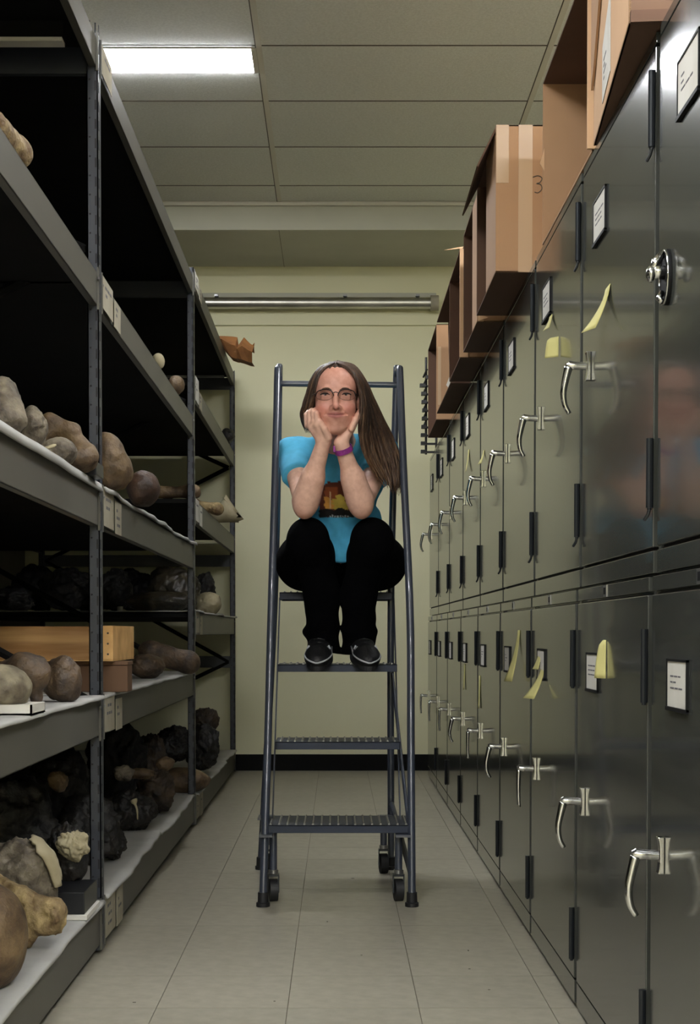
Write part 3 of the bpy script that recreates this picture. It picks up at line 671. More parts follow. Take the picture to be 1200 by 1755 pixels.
def cabinet(upper, k, label, hk=0, oval=False):
    h = 0.933 if upper else 0.96; z0 = ZS if upper else .012
    W = WU if upper else WL_; y = (YU if upper else YL) + W*k
    r = thing('storage_cabinet', label, 'cabinet', (XC, y, z0), 'dark grey steel cabinets along the right side')
    zd0, zd1 = (.047, .908) if upper else (.060, .925)
    MB().box(.016,.64,.0015,W-.0015,0,h-.0005).build('cabinet_body', 'cab', r, bevel=.0015)
    MB().box(.0125,.018,.0155,W-.0155,zd0-.003,zd1+.003).build('door_seam', 'cabdark', r)
    MB().box(0,.0145,.017,W-.017,zd0,zd1).build('door', 'cab', r, bevel=.002)
    for ya_ in (.001, W-.011): MB().box(.009,.018,ya_,ya_+.010,.004,h-.004).build('side_trim', 'cab', r, bevel=.001)
    MB().box(.001,.018,.014,W-.014,.002,.041 if upper else .0555).build('bottom_rail', 'cab', r, bevel=.001)
    if upper: MB().box(.001,.018,.014,W-.014,.9125,.931).build('top_rail', 'cab', r, bevel=.001)
    else: MB().box(.001,.018,.014,W-.014,.931,.957).build('top_rail', 'cab', r, bevel=.001)
    hz = .475 if upper else .485
    if oval: oval_handle(r, W-.085, hz+.012)
    else: handle(r, W-.112, hz, hk)
    if upper: hinge(r, .016, .115, .235, True); hinge(r, .016, .735, .865, True)
    else: hinge(r, .016, .735, .865, False); hinge(r, .016, .105, .225, False)
    if upper: label_holder(r, .452, .580, .722, .806, 10+k, 3)
    else:
        label_holder(r, .478, .604, .738, .812, 40+k, 3)
        np_ = MB().box(-.001,.0015,.395,.43,.932,.956).build('name_plate', 'steel', r); MB().box(-.0015,-.001,.403,.422,.937,.951).build('plate_window', 'frameblk', np_)
        MB().box(.05,.62,.01,W-.01,-.0115,0).build('plinth', 'cabdark', r)
    return r
ORD = ['nearest', 'second', 'third', 'fourth', 'fifth', 'sixth', 'seventh', 'eighth', 'farthest']
UX = ['black oval handle', 'with one long curled yellow note', 'with two yellow notes under its card', 'under the taped carton marked 3', 'under the fourth carton', 'under the fifth carton', 'under the sixth open carton', 'under the far carton with a white sticker', 'under the black wire rack']
LX = ['with a white card at the right picture edge', 'with a yellow note beside its white card', 'with two yellow notes below its hinge', 'with one long yellow note hanging', 'with a slim yellow note', 'with a tiny yellow note', 'with an L-shaped handle far down the aisle', 'next to the last one', 'at the back wall']
HU = [0,0,0,0,0,0,0,0,0]; HL = [0,0,1,0,1,0,1,1,1]
for k in range(9):
    cabinet(True, k, 'dark grey upper cabinet, %s from camera, %s' % (ORD[k], UX[k]), HU[k], k == 0)
    cabinet(False, k, 'dark grey lower cabinet, %s from camera, %s' % (ORD[k], LX[k]), HL[k])

def sticky(px, py, w, h, out0, out1, swing, label, roll=0.0, bend=1.6):
    """note stuck by its top edge on a cabinet door; (px,py) top centre, curls out by out1 at the bottom"""
    Y = FPX*(XC - .0)/(px - CX); zt = at(px, py, Y).z; V = []; F = []; n = 8
    for i in range(n+1):
        t = i/n
        for j in range(5):
            s = j/4 - .5
            x = -.001 - (out0 + (out1-out0)*t**bend) * (1 + 1.2*swing*s)
            V.append((x, s*w + roll*t, -h*t))
    for i in range(n):
        for j in range(4): a = i*5+j; F.append((a, a+5, a+6, a+1))
    o = MB().add(V, F).build('sticky_note', 'sticky', smooth=True); o.location = (XC, Y, zt)
    so = o.modifiers.new('thick', 'SOLIDIFY'); so.thickness = .0006
    return tag(o, label, 'note', 'yellow notes stuck on the cabinets')
sticky(1040, 491, .05, .082, 0, .034, .5, 'long curled yellow note on the second upper cabinet door', roll=.03)
sticky(956, 578, .020, .050, .010, .017, 1.5, 'square yellow note on the third upper cabinet door, the lower of two', bend=.3)
sticky(944, 541, .04, .035, .002, .014, .6, 'small curled yellow note just under the card of the third upper cabinet')
sticky(803, 771, .05, .09, 0, .012, 0, 'pale yellow note on the sixth upper cabinet door')
sticky(829, 772, .04, .05, 0, .016, .5, 'small curled note on the fifth upper cabinet door')
sticky(1038, 1097, .022, .078, .001, .010, 1.6, 'wide yellow note bent outwards beside the white card, second lower cabinet', bend=.4)
sticky(926, 1118, .05, .046, 0, .012, .6, 'upper short yellow note of a pair on the third lower cabinet door')
sticky(932, 1141, .06, .088, 0, .036, .5, 'lower long yellow note of a pair on the third lower cabinet door', roll=.02)
sticky(890, 1080, .05, .155, 0, .030, .5, 'long wavy yellow strip note on the fourth lower cabinet door', roll=.02)
sticky(823, 1158, .05, .125, 0, .004, 0, 'slim yellow note on the fifth lower cabinet door')
sticky(797, 1138, .05, .11, 0, .004, 0, 'tiny yellow note on the sixth lower cabinet door')

# ------------------------------------------------------------------ cardboard cartons on top
ZT = 1.9055; TH = .005
def carton(name_label, x0, x1, y0, y1, z1, panels, m='carton', extras=(), yaw=0):
    t = thing('cardboard_carton', name_label, 'carton', ((x0+x1)/2, (y0+y1)/2, ZT), 'cardboard cartons on top of the cabinets')
    z0 = ZT; P = {'bottom': (x0,x1,y0,y1,z0,z0+TH), 'top': (x0,x1,y0,y1,z1-TH,z1), 'near': (x0,x1,y0,y0+TH,z0,z1), 'far': (x0,x1,y1-TH,y1,z0,z1),
         'aisle': (x0,x0+TH,y0,y1,z0,z1), 'back': (x1-TH,x1,y0,y1,z0,z1)}
    for p in panels:
        mm = m
        if ':' in p: p, mm = p.split(':')
        b = P[p]; e = {'near':(.0005,.0005),'far':(.0005,.0005)}.get(p)
        o = MB().box(*b).build(p + '_panel' , mm, bevel=.001); adopt(t, o)
    for nm, mb, mm in extras: adopt(t, mb.build(nm, mm))
    if yaw: t.rotation_euler.z = yaw
    return t
# nearest carton: overhangs, side flap folded down, white label
fa = MB().slab([(.518,2.62,2.41),(.518,2.98,2.41),(.518,2.98,2.02),(.518,2.93,2.05),(.518,2.62,2.33)], (-1,0,0), .005)
lb = MB().slab([(.519,2.66,1.935),(.519,2.80,1.925),(.519,2.80,2.035),(.519,2.66,2.09)], (-1,0,0), .001)
lp = strips(MB(), 2.68, 2.79, 1.935, 2.03, .5178, 5, 4)
carton('nearest cardboard carton, with a white label and its side overhanging the door', .5195, 1.04, 2.385, 2.985, 2.42, ['bottom:carton_shaded','near:crate','far','aisle:carton2','back','top'], extras=[('side_flap', fa, 'carton'), ('label', lb, 'card'), ('print', lp, 'ink'),  # light put into panel colours: paler aisle side, darker near side and bottom
    ('bottom_flap', MB().box(.522,.62,2.378,2.386,1.905,1.925), 'carton_shaded')], yaw=-0.083)
e2 = MB().slab([(.552,3.765,2.10),(.552,3.765,2.16),(.540,3.765,2.12)], (0,-1,0), .003)
carton('second carton, open towards the aisle with a dark inside', .548, 1.05, 3.04, 3.77, 2.335, ['bottom','top:carton_shaded','near:carton2','far:carton','back:carton_shaded'], extras=[('torn_edge', e2, 'carton2'),
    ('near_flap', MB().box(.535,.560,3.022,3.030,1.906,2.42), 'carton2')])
t3 = MB().box(.520,.560,4.0485,4.05,1.906,2.325); t3b = MB().box(.456,.492,4.0487,4.05,2.16,2.325)
def digit3(x, z, s, y):
    pts = crom([(x-.3*s,y,z+.42*s),(x,y,z+.5*s),(x+.22*s,y,z+.36*s),(x+.1*s,y,z+.12*s),(x-.08*s,y,z+.06*s),(x+.15*s,y,z),(x+.22*s,y,z-.25*s),(x,y,z-.46*s),(x-.2*s,y,z-.42*s)], 5)
    return MB().tube(pts, .0014, 5)
f3 = MB().slab([(.455,4.06,2.322),(.455,4.58,2.322),(.405,4.58,2.225),(.405,4.10,2.225)], (.8,0,-.5), .005)
carton('third carton, taped, with a handwritten 3 on its front', .455, .98, 4.05, 4.60, 2.325, ['bottom:carton_shaded','near:carton','far:carton_shaded','back:carton_shaded','top:carton_shaded'], extras=[('side_panel', MB().box(.455,.459,4.055,4.31,1.906,2.32), 'carton'), ('tape', t3, 'tape'), ('tape', t3b, 'tape'), ('handwritten_mark', digit3(.576, 2.155, .05, 4.0488), 'mark'), ('side_flap', f3, 'carton_shaded')])
f4 = MB().box(.470,.487,4.676,4.686,1.906,2.34).slab([(.47,4.68,1.906),(.47,4.68,1.93),(.50,4.67,1.915)], (0,-1,0), .004)
f4b = MB().slab([(.468,4.70,2.34),(.468,5.15,2.34),(.415,5.18,2.26),(.420,4.75,2.25)], (.8,0,-.5), .005)
carton('fourth carton, with narrow upright flaps behind the taped one', .466, .98, 4.69, 5.20, 2.335, ['bottom:carton_shaded','near:carton','far:carton_shaded','back:carton_shaded','top:carton_shaded'], extras=[('side_panel', MB().box(.466,.470,4.695,4.86,1.906,2.33), 'carton'), ('front_flap', f4, 'carton2')])
f5 = MB().box(.460,.492,5.286,5.296,1.906,2.31); sv = MB().slab([(.40,5.30,2.308),(.47,5.29,2.312),(.475,5.30,2.322),(.44,5.30,2.316)], (0,1,0), .004)
carton('fifth carton, with a torn sliver at its upper corner', .462, .98, 5.30, 5.80, 2.315, ['bottom:carton_shaded','near:carton','far:carton_shaded','back:carton_shaded','top:carton_shaded'], extras=[('front_flap', f5, 'carton2'), ('torn_sliver', sv, 'carton2')])
f6 = MB().slab([(.522,6.62,2.33),(.95,6.62,2.33),(.95,6.62,1.99),(.535,6.62,2.0),(.524,6.62,2.2)], (0,1,0), .005)
carton('sixth carton, open with its dark top flap over the aisle', .470, .98, 5.84, 6.64, 2.338, ['top:carton_shaded','back:carton_shaded','bottom:carton_shaded'], extras=[('hanging_flap', f6, 'carton_shaded')])
l7 = MB().slab([(.530,6.8385,2.075),(.553,6.8385,2.045),(.578,6.8385,2.095),(.560,6.8385,2.118),(.545,6.8385,2.115)], (0,-1,0), .001)
t7 = MB().box(.490,.505,6.8388,6.84,1.98,2.26)
carton('far carton, pale front with a small tilted white sticker', .482, .98, 6.84, 7.46, 2.37, ['bottom:carton_shaded','near:carton','far:carton_shaded','back:carton_shaded','top:carton_shaded'], extras=[('sticker', l7, 'card'), ('tape', t7, 'tape')])
# black wire rack with stacked short bars at the far end
wr = thing('wire_rack', 'black wire rack of short stacked bars at the far right, before the back wall', 'rack', (.53, 8.18, ZT))
m1 = MB(); 
for x in (.515, .575): m1.tube([(x,8.15,ZT),(x,8.15,ZT+.56)], .007, 6)
adopt(wr, m1.build('upright', 'blackwire'))
for k in range(10):
    z = ZT + .012 + .0475*k; dx = [0,0,0,.003,.006,.008,.004,.002,-.006,.028][k]
    adopt(wr, MB().box(.483+dx,.512+dx,8.10,8.14,z-.009,z+.009).box(.50+dx,.575,8.135,8.145,z-.006,z+.006).build('bar', 'blackwire'))
    if 3 <= k < 10: adopt(wr, MB().tube([(.497,8.12,z),(.520,8.14,z+.05)], .006, 6).tube([(.54,8.12,z-.005),(.565,8.14,z+.045)], .006, 6).build('slanted_bar', 'blackwire'))

# ================================================================== THE ROLLING LADDER
ld = thing('rolling_ladder', 'blue grey rolling step ladder with four treads and handrails in the aisle', 'ladder', (0, 4.6, 0))
LP = []
def lp_(o, lab=None):
    LP.append(o)
    if lab: o['label'] = lab
    return o
R = .0125
def yl(z): return 4.44 + .18*min(z, .93)/.93 + max(0, z-.93)*.36
railL = crom([(-.236,4.44,.03),(-.2255,yl(.5),.5),(-.2178,yl(.93),.93),(-.2115,yl(1.4),1.4),(-.209,4.93,1.76),(-.2085,4.955,1.795),(-.2085,4.99,1.803),(-.2085,5.03,1.795),(-.2095,5.06,1.76),(-.228,5.10,1.0),(-.2805,5.14,.03)], 8)
railR = crom([(.238,4.44,.03),(.2395,yl(.5),.5),(.2405,yl(.93),.93),(.2275,yl(1.4),1.4),(.2205,4.93,1.76),(.220,4.955,1.795),(.218,4.99,1.803),(.215,5.03,1.795),(.2125,5.06,1.755),(.196,5.10,1.0),(.1985,5.14,.03)], 8)
lp_(MB().tube(railL, R, 14).build('side_rail', 'ladder', smooth='auto')); lp_(MB().tube(railR, R, 14).build('side_rail', 'ladder', smooth='auto'))
for p in ((-.236,4.44),(.238,4.44),(-.2805,5.14),(.1985,5.14)):
    lp_(MB().tube([(p[0],p[1],0),(p[0],p[1],.012),(p[0],p[1],.014),(p[0],p[1],.045)], [.022,.022,.0175,.0165], 16).build('rubber_foot', 'rubber', smooth='auto'))
lp_(MB().tube([(-.209,5.05,1.765),(.2125,5.05,1.76)], .0105, 12).build('guard_bar', 'ladder', smooth='auto'))
STEPS = [(.254,4.48,.235,-.232,.2395),(.508,4.66,.19,-.207,.2105),(.762,4.84,.19,-.206,.2075),(1.016,5.02,.24,-.2065,.197)]
for i, (z, y, dp, xa, xb) in enumerate(STEPS):
    sx = -.01*i/3
    mb = MB().box(xa, xb, y, y+.003, z-.026, z).box(xa, xb, y, y+dp, z-.004, z).box(xa, xb, y+dp-.003, y+dp, z-.026, z).box(xa, xa+.003, y, y+dp, z-.026, z).box(xb-.003, xb, y, y+dp, z-.026, z)
    s = lp_(mb.build('tread', 'tread', bevel=.001)); sh = s
    rb = MB(); n = 17
    for k in range(n):
        x = xa + .018 + (xb-xa-.036)*k/(n-1); rb.hexa([(x-.004,y+.006,z),(x+.004,y+.006,z),(x+.004,y+dp-.006,z),(x-.004,y+dp-.006,z)], [(x-.0015,y+.006,z+.0045),(x+.0015,y+.006,z+.0045),(x+.0015,y+dp-.006,z+.0045),(x-.0015,y+dp-.006,z+.0045)])
    q = rb.build('grip_ridges', 'ladder_edge'); LP.append(q); q['kind'] = 'stuff'
for sgn, X0, X1 in ((-1,-.214,-.211), (1,.2085,.2085)):      # stringer plates under the treads and diagonal side braces
    for (za, ya), (zb_, yb) in (((.24,4.60),(1.0,5.16)), ):
        lp_(MB().hexa([(X0-.002,ya-.02,za-.02),(X0+.002,ya-.02,za-.02),(X0+.002,ya+.02,za-.02),(X0-.002,ya+.02,za-.02)], [(X1-.002,yb-.02,zb_),(X1+.002,yb-.02,zb_),(X1+.002,yb+.02,zb_),(X1-.002,yb+.02,zb_)]).build('stringer', 'ladder'))
lp_(MB().tube([(.232,4.50,.235),(.2005,5.10,.72)], .006, 8).build('side_brace', 'ladder')); lp_(MB().tube([(-.231,4.50,.235),(-.245,5.10,.72)], .006, 8).build('side_brace', 'ladder'))
lp_(MB().tube([(.236,4.47,.10),(.2,5.11,.245)], .0095, 8).build('side_brace', 'ladder')); lp_(MB().tube([(-.234,4.47,.10),(-.27,5.11,.245)], .0095, 8).build('side_brace', 'ladder'))
def caster(x, y, top, lab):
    c = MB().tube([(x,y,.105),(x,y,top)], .0125, 12).build('caster', 'ladder', smooth='auto'); lp_(c); ch = []
    ch.append(MB().disc((x,y+.01,.036),(1,.15,0),.036,.026,20).build('wheel', 'rubber', smooth='auto'))
    ch.append(MB().box(x-.019,x-.015,y-.012,y+.02,.03,.085).box(x+.015,x+.019,y-.012,y+.02,.03,.085).box(x-.019,x+.019,y-.012,y+.02,.083,.09).build('fork', 'hinge'))
    ch.append(MB().disc((x,y,.098),(0,0,1),.016,.012,14).build('swivel', 'steel', smooth='auto'))
    for q in ch: q.parent = c
caster(.199, 4.52, .225, ''); caster(-.207, 4.52, .225, ''); caster(.168, 5.045, .20, ''); caster(-.245, 5.045, .20, '')
for x0, x1, y, z in ((.199,.235,4.50,.222),(-.236,-.207,4.50,.222)): lp_(MB().box(min(x0,x1)-.012, max(x0,x1), 4.45, 4.535, z-.004, z+.004).build('caster_bracket', 'ladder'))
for x0, x1 in ((.168,.198),(-.275,-.245)): lp_(MB().box(min(x0,x1)-.012, max(x0,x1)+.006, 5.03, 5.125, .196, .204).build('caster_bracket', 'ladder'))
adopt(ld, *LP)

# ================================================================== THE PERSON SITTING ON THE LADDER
Pp = lambda px, py, Y: np.array(at(px, py, Y))
SL, SR = Pp(503,778,4.95), Pp(655,778,4.96); EL, ER = Pp(522,866,4.70), Pp(620,866,4.70); WL, WR = Pp(555,757,4.60), Pp(585,759,4.60)
HIP = np.array((.014, 5.13, 1.12)); KL, KR = Pp(529,922,4.76), Pp(637,922,4.76); AL, AR = np.array((-.051,4.93,.84)), np.array((.076,4.93,.84))
CH = np.array((.010,4.97,1.42)); NB = np.array((.004,4.89,1.545))
PIT = math.radians(6)
RH = np.array(Matrix.Rotation(PIT, 3, 'X')); HEAD = Pp(575.5,676,4.545) - RH @ np.array((0,-.085,0))
loc_ = lambda P: (P - HEAD) @ RH           # world -> head
wor = lambda q: HEAD + RH @ np.asarray(q, float)
def head_sdf(P):
    Q = loc_(P); X = np.abs(Q[:,0]); Qs = np.stack([X, Q[:,1], Q[:,2]], 1)
    d = ell(Q, (0,.012,.026), (.071,.093,.080))
    d = smin(d, ell(Q, (0,-.030,-.040), (.066,.058,.082)), .03)
    d = smin(d, ell(Q, (0,-.042,-.082), (.050,.042,.036)), .03)
    d = smin(d, ell(Q, (0,-.066,-.104), (.024,.018,.019)), .022)
    d = smin(d, ell(Q, (0,-.034,.034), (.064,.054,.056)), .02)
    d = smin(d, ell(Qs, (.040,-.064,-.040), (.023,.022,.022)), .018)          # cheeks
    d = smin(d, ell(Qs, (.030,-.083,.016), (.022,.008,.007)), .012)           # brows
    d = smax(d, -ell(Qs, (.033,-.099,-.001), (.018,.016,.013)), .014)         # sockets
    d = smin(d, ell(Qs, (.034,-.0755,-.001), (.0155,.0125,.0125)), .006)        # lids
    d = smin(d, ell(Qs, (.034,-.080,-.013), (.014,.006,.005)), .008)
    d = smin(d, cone(Q, (0,-.084,.006), (0,-.105,-.034), .0075, .0095), .012)  # nose
    d = smin(d, ell(Q, (0,-.1085,-.040), (.0105,.011,.0095)), .008)
    d = smin(d, ell(Qs, (.0125,-.096,-.043), (.0075,.010,.0075)), .006)
    d = smin(d, ell(Q, (0,-.078,-.066), (.030,.020,.019)), .02)               # muzzle
    d = smin(d, cone(Qs, (0,-.098,-.0605), (.028,-.084,-.0615), .0045, .002), .005)
    d = smin(d, cone(Qs, (0,-.0965,-.0725), (.022,-.084,-.068), .0058, .002), .006)
    d = smax(d, -cone(Qs, (0,-.104,-.0660), (.034,-.085,-.0625), .0022, .0018), .0035)   # mouth line, slight smile
    d = smax(d, -cone(Qs, (.022,-.099,-.044), (.036,-.082,-.064), .0015, .0015), .006)  # smile folds
    d = smax(d, -ell(Qs, (.006,-.106,-.0495), (.0035,.006,.003)), .002)       # nostrils
    d = smax(d, -ell(Qs, (.034,-.092,-.0005), (.0145,.010,.0023)), .002)        # eye slits
    d = smin(d, ell(Qs, (.074,.012,-.018), (.008,.018,.030)), .008)           # ears
    return d
def limb(P, pts, k=.01):
    d = None
    for a, b, ra, rb in pts:
        e = cone(P, a, b, ra, rb); d = e if d is None else smin(d, e, k)
    return d
def culled(P, c, R, f):
    r = np.sqrt(((P - c)**2).sum(1)) - R; m = r < .05; d = np.maximum(r, .03)
    if m.any(): d[m] = f(P[m])
    return d
def fing(P, pts, r):
    d = None
    for i in range(len(pts)-1):
        e = cone(P, pts[i], pts[i+1], r[i], r[i+1]); d = e if d is None else smin(d, e, .003)
    return d
FL = [[Pp(526.5,730,4.612),Pp(525,711,4.602),Pp(529,706,4.622),Pp(534,714,4.634)], [Pp(531.5,732,4.592),Pp(530.5,707,4.582),Pp(535,703,4.604),Pp(539,714,4.616)],
      [Pp(538,731,4.576),Pp(537,705,4.566),Pp(541,702,4.588),Pp(544,715,4.600)], [Pp(544.5,727,4.562),Pp(543,709,4.556),Pp(546,706,4.576),Pp(548,717,4.584)]]
FR = [[Pp(602,735,4.572),Pp(609,719,4.570),Pp(613,709.5,4.580)], [Pp(605,733,4.588),Pp(612,716,4.592),Pp(614.5,706,4.606)], [Pp(606,730,4.604),Pp(614,714,4.614),Pp(616,704,4.632)], [Pp(605,727,4.618),Pp(613,714,4.634),Pp(616,705,4.654)]]
def handL(P):
    d = smin(cone(P, WL, Pp(537,733,4.588), .021, .017), cone(P, Pp(558,748,4.588), Pp(544,728,4.568), .017, .014), .012)
    d = smin(d, cone(P, Pp(528,730,4.606), Pp(544,727,4.566), .0095, .0095), .010)
    for f in FL: d = smin(d, fing(P, f, [.0092,.0086,.0078,.0066]), .0025)
    return smin(d, fing(P, [Pp(563,750,4.578),Pp(556,735,4.560),Pp(549,724,4.556),Pp(545,717,4.562)], [.013,.0105,.009,.0075]), .006)
def handR(P):
    d = smin(cone(P, WR, Pp(602,732,4.592), .019, .015), cone(P, Pp(590,747,4.602), Pp(604,729,4.61), .016, .014), .012)
    for f in FR: d = smin(d, fing(P, f, [.0095,.0086,.0068]), .0025)
    return smin(d, fing(P, [Pp(589,748,4.612),Pp(594,738,4.634),Pp(602,728,4.650)], [.013,.010,.0075]), .008)
def arms(P):
    def one(S_, E, W_):
        d = smin(cone(P, S_, E, .045, .033), cone(P, E + (W_-E)*.04, W_, .0395, .0235), .012)
        d = smin(d, cone(P, E + (W_-E)*.12, E + (W_-E)*.42, .041, .036), .03)
        return smin(d, cone(P, E + np.array((0,-.002,-.020)), E + np.array((0,.010,-.018)), .022, .020), .03)
    return np.minimum(one(SL, EL, WL), one(SR, ER, WR))
def torso(P, g=0.0):
    d = ell(P, CH, (.150+g, .105+g, .15+g))
    d = smin(d, ell(P, (.012,5.06,1.22), (.158+g,.118+g,.16+g)), .06)
    d = smin(d, cone(P, SL, SR, .052+g, .052+g), .05)
    return d
def body_sdf(P):
    d = culled(P, HEAD + np.array((0,0,-.01)), .16, head_sdf)
    d = smin(d, cone(P, wor((0,.025,-.085)), NB, .050, .055), .025)
    d = smin(d, torso(P, -.012), .04)
    d = smin(d, ell(P, HIP, (.165,.11,.085)), .05)
    for K, A, s in ((KL, AL, -1), (KR, AR, 1)):
        d = smin(d, cone(P, HIP + np.array((s*.085,0,0)), K, .07, .048), .03)
        d = smin(d, cone(P, K, A, .047, .036), .02); d = smin(d, cone(P, A, A + np.array((s*.004,-.07,-.042)), .030, .020), .02)
    a = arms(P)
    a = smin(a, np.minimum(culled(P, (WL+Pp(535,718,4.59))/2, .07, handL), culled(P, (WR+Pp(608,722,4.60))/2, .08, handR)), .010)
    return np.minimum(d, a)
bv, bq = sdf_mesh(body_sdf, (-.26,4.40,.70), (.27,5.27,1.80), .003)
# skin tones: lips, cheeks, lids, knuckles, elbows; face and eye tones also carry light and shade
C = np.tile(np.array(srgb(240,194,170)[:3]), (len(bv),1)); q = loc_(bv)
def paint(mask, col): C[:] = C*(1-mask[:,None]) + np.array(srgb(*col)[:3])*mask[:,None]
gau = lambda c, r: np.exp(-(((q - np.array(c))/np.array(r))**2).sum(1))
qa = np.stack([np.abs(q[:,0]), q[:,1], q[:,2]], 1); gas = lambda c, r: np.exp(-(((qa - np.array(c))/np.array(r))**2).sum(1))
fm = np.clip((1.22 - np.sqrt((q[:,0]/.075)**2 + ((q[:,1]+.02)/.10)**2 + ((q[:,2]+.012)/.113)**2))/.22, 0, 1)
paint(fm*.9, (206,148,128))  # face painted darker than the arms to offset strong top light
paint(np.clip(gas((.042,-.08,-.045),(.022,.04,.02))*.6,0,1), (206,120,106)); paint(np.clip(gau((0,-.112,-.042),(.012,.02,.012))*.5,0,1), (208,126,110))
paint(np.clip(gau((0,-.07,-.112),(.02,.03,.014))*.35,0,1), (206,126,112))
lip = np.clip(1.6 - ((qa[:,0]/.029)**2 + ((q[:,2]+.0665 - .10*qa[:,0]**2/.03)/.0105)**2)*1.3, 0, 1)*(q[:,1] < -.075); paint(lip*.8, (170,96,92))
paint(np.clip(1 - ((qa[:,0]/.031)**2 + ((q[:,2]+.0660-.1*qa[:,0])/.0019)**2)*.8, 0, 1)*(q[:,1] < -.072)*.8, (96,48,44))
paint(np.clip(gas((.034,-.088,.0075),(.017,.02,.006))*.55,0,1), (160,104,90)); paint(np.clip(gas((.034,-.086,-.012),(.016,.02,.004))*.35,0,1), (176,118,104))  # lid and under-eye tone with brow shade painted in
for E in (EL, ER): paint(np.exp(-(((bv-E-np.array((0,-.01,-.035)))/.028)**2).sum(1))*.5, (190,112,92))
pe = bpy.data.objects.new('person', np_mesh('person', bv - np.array((0,5.0,1.016)), bq, 'skin', C)); COL.objects.link(pe); pe.location = (0,5.0,1.016)
tag(pe, 'woman in a blue t-shirt and black trousers sitting on the ladder, chin on both hands', 'person')
PCH = []
def pc_(o): PCH.append(o); return o
# t-shirt
cutL = SL + (EL-SL)*.46; nL = (EL-SL)/np.linalg.norm(EL-SL); cutR = SR + (ER-SR)*.46; nR = (ER-SR)/np.linalg.norm(ER-SR)
def shirt_sdf(P):
    d = torso(P, .004)
    d = smin(d, ell(P, (.012,5.06,1.16), (.172,.128,.12)), .04)
    for S_, E, c, n_ in ((SL,EL,cutL,nL),(SR,ER,cutR,nR)):
        s = cone(P, S_, S_ + (E-S_)*.62, .055, .058); s = smax(s, (P - c) @ n_, .006); d = smin(d, s, .03)
    d = smax(d, -(np.sqrt((((P - (NB + np.array((0,-.045,.03))))/np.array((1,1,1)))**2).sum(1)) - .066), .008)
    fold = np.sin(P[:,2]*70 + P[:,0]*55 + 2*np.sin(P[:,0]*23))*.0028*np.clip((1.50-P[:,2])*6, 0.3, 1) + np.sin(P[:,0]*90 - P[:,2]*60 + P[:,1]*40)*.0016
    d = smax(d, 1.118 - P[:,2], .01)
    return d + fold
sv_, sq = sdf_mesh(shirt_sdf, (-.27,4.70,1.06), (.27,5.27,1.64), .004)
SC = np.tile(np.array(srgb(84,182,222)[:3]), (len(sv_),1)); X, Z = sv_[:,0], sv_[:,2]; front = sv_[:,1] < 4.99
def sp(mask, col): SC[mask & front] = srgb(*col)[:3]
wv = .012*np.sin(X*130) + .006*np.sin(Z*300 + X*90)
u = (X + .002)/.062
sp((np.abs(u) < 1) & (Z > 1.275) & (Z < 1.395 - .03*u*u + wv*.5), (96,44,26))
sp((np.abs(u+.25+wv*8) < .35) & (Z > 1.32) & (Z < 1.375), (150,76,36))
sp((np.abs(u-.3) < .55) & (Z > 1.302) & (Z < 1.342 - .02*(u-.3) + wv), (206,178,76)); sp((np.abs(u+.42+wv*5) < .22) & (Z > 1.302) & (Z < 1.335 + wv), (226,160,70))
sp((np.abs(u+.35) < .05) & (Z > 1.305) & (Z < 1.36), (226,190,150)); sp((np.abs(u-.75) < .12) & (Z > 1.33) & (Z < 1.355+wv), (222,200,180))
sp((np.abs(u) < 1) & (Z > 1.276) & (Z < 1.303 + wv*.3), (24,18,16)); sp((np.abs(u-.15) < .55) & (np.abs(Z-1.279) < .003) & (np.sin(X*700) > -.3), (190,190,186))
pc_(bpy.data.objects.new('t_shirt', np_mesh('t_shirt', sv_, sq, 'shirt', SC)))
# trousers
def trou_sdf(P):
    hip = ell(P, HIP + np.array((0,.0,.005)), (.190,.130,.105)); legs = None
    for K, A, s in ((KL, AL, -1), (KR, AR, 1)):
        d = smin(hip, ell(P, (.014 + s*.122, 5.0, 1.115), (.098,.15,.098)), .05)
        d = smin(d, cone(P, HIP + np.array((s*.095,-.03,0)), K, .09, .062), .05)
        d = smin(d, cone(P, np.array((.014 + s*.150, 4.95, 1.12)), K + np.array((s*.012,0,-.03)), .075, .052), .05)
        d = smin(d, cone(P, K, K + (A-K)*.55 + np.array((-s*.020,0,0)), .063, .060), .03); d = smin(d, cone(P, K + (A-K)*.5 + np.array((-s*.020,0,0)), A + np.array((-s*.003,0,-.05)), .060, .058), .02)
        d = smin(d, ell(P, A + np.array((s*.014,-.01,.035)), (.056,.05,.03)), .02)
        legs = d if legs is None else smin(legs, d, .006)
    d = smax(legs, .797 - P[:,2], .006); d = smax(d, 1.024 - P[:,2] - 10*np.clip(4.97 - P[:,1], 0, 1), .01)
    return d + np.sin(P[:,2]*75 + np.sin(P[:,0]*40)*2)*.003*np.clip((1.0-P[:,2])*8, 0, 1) + wob(P, 25, 5)*.002
tv, tq = sdf_mesh(trou_sdf, (-.27,4.60,.74), (.30,5.32,1.30), .005)
pc_(bpy.data.objects.new('trousers', np_mesh('trousers', tv, tq, 'jeans')))
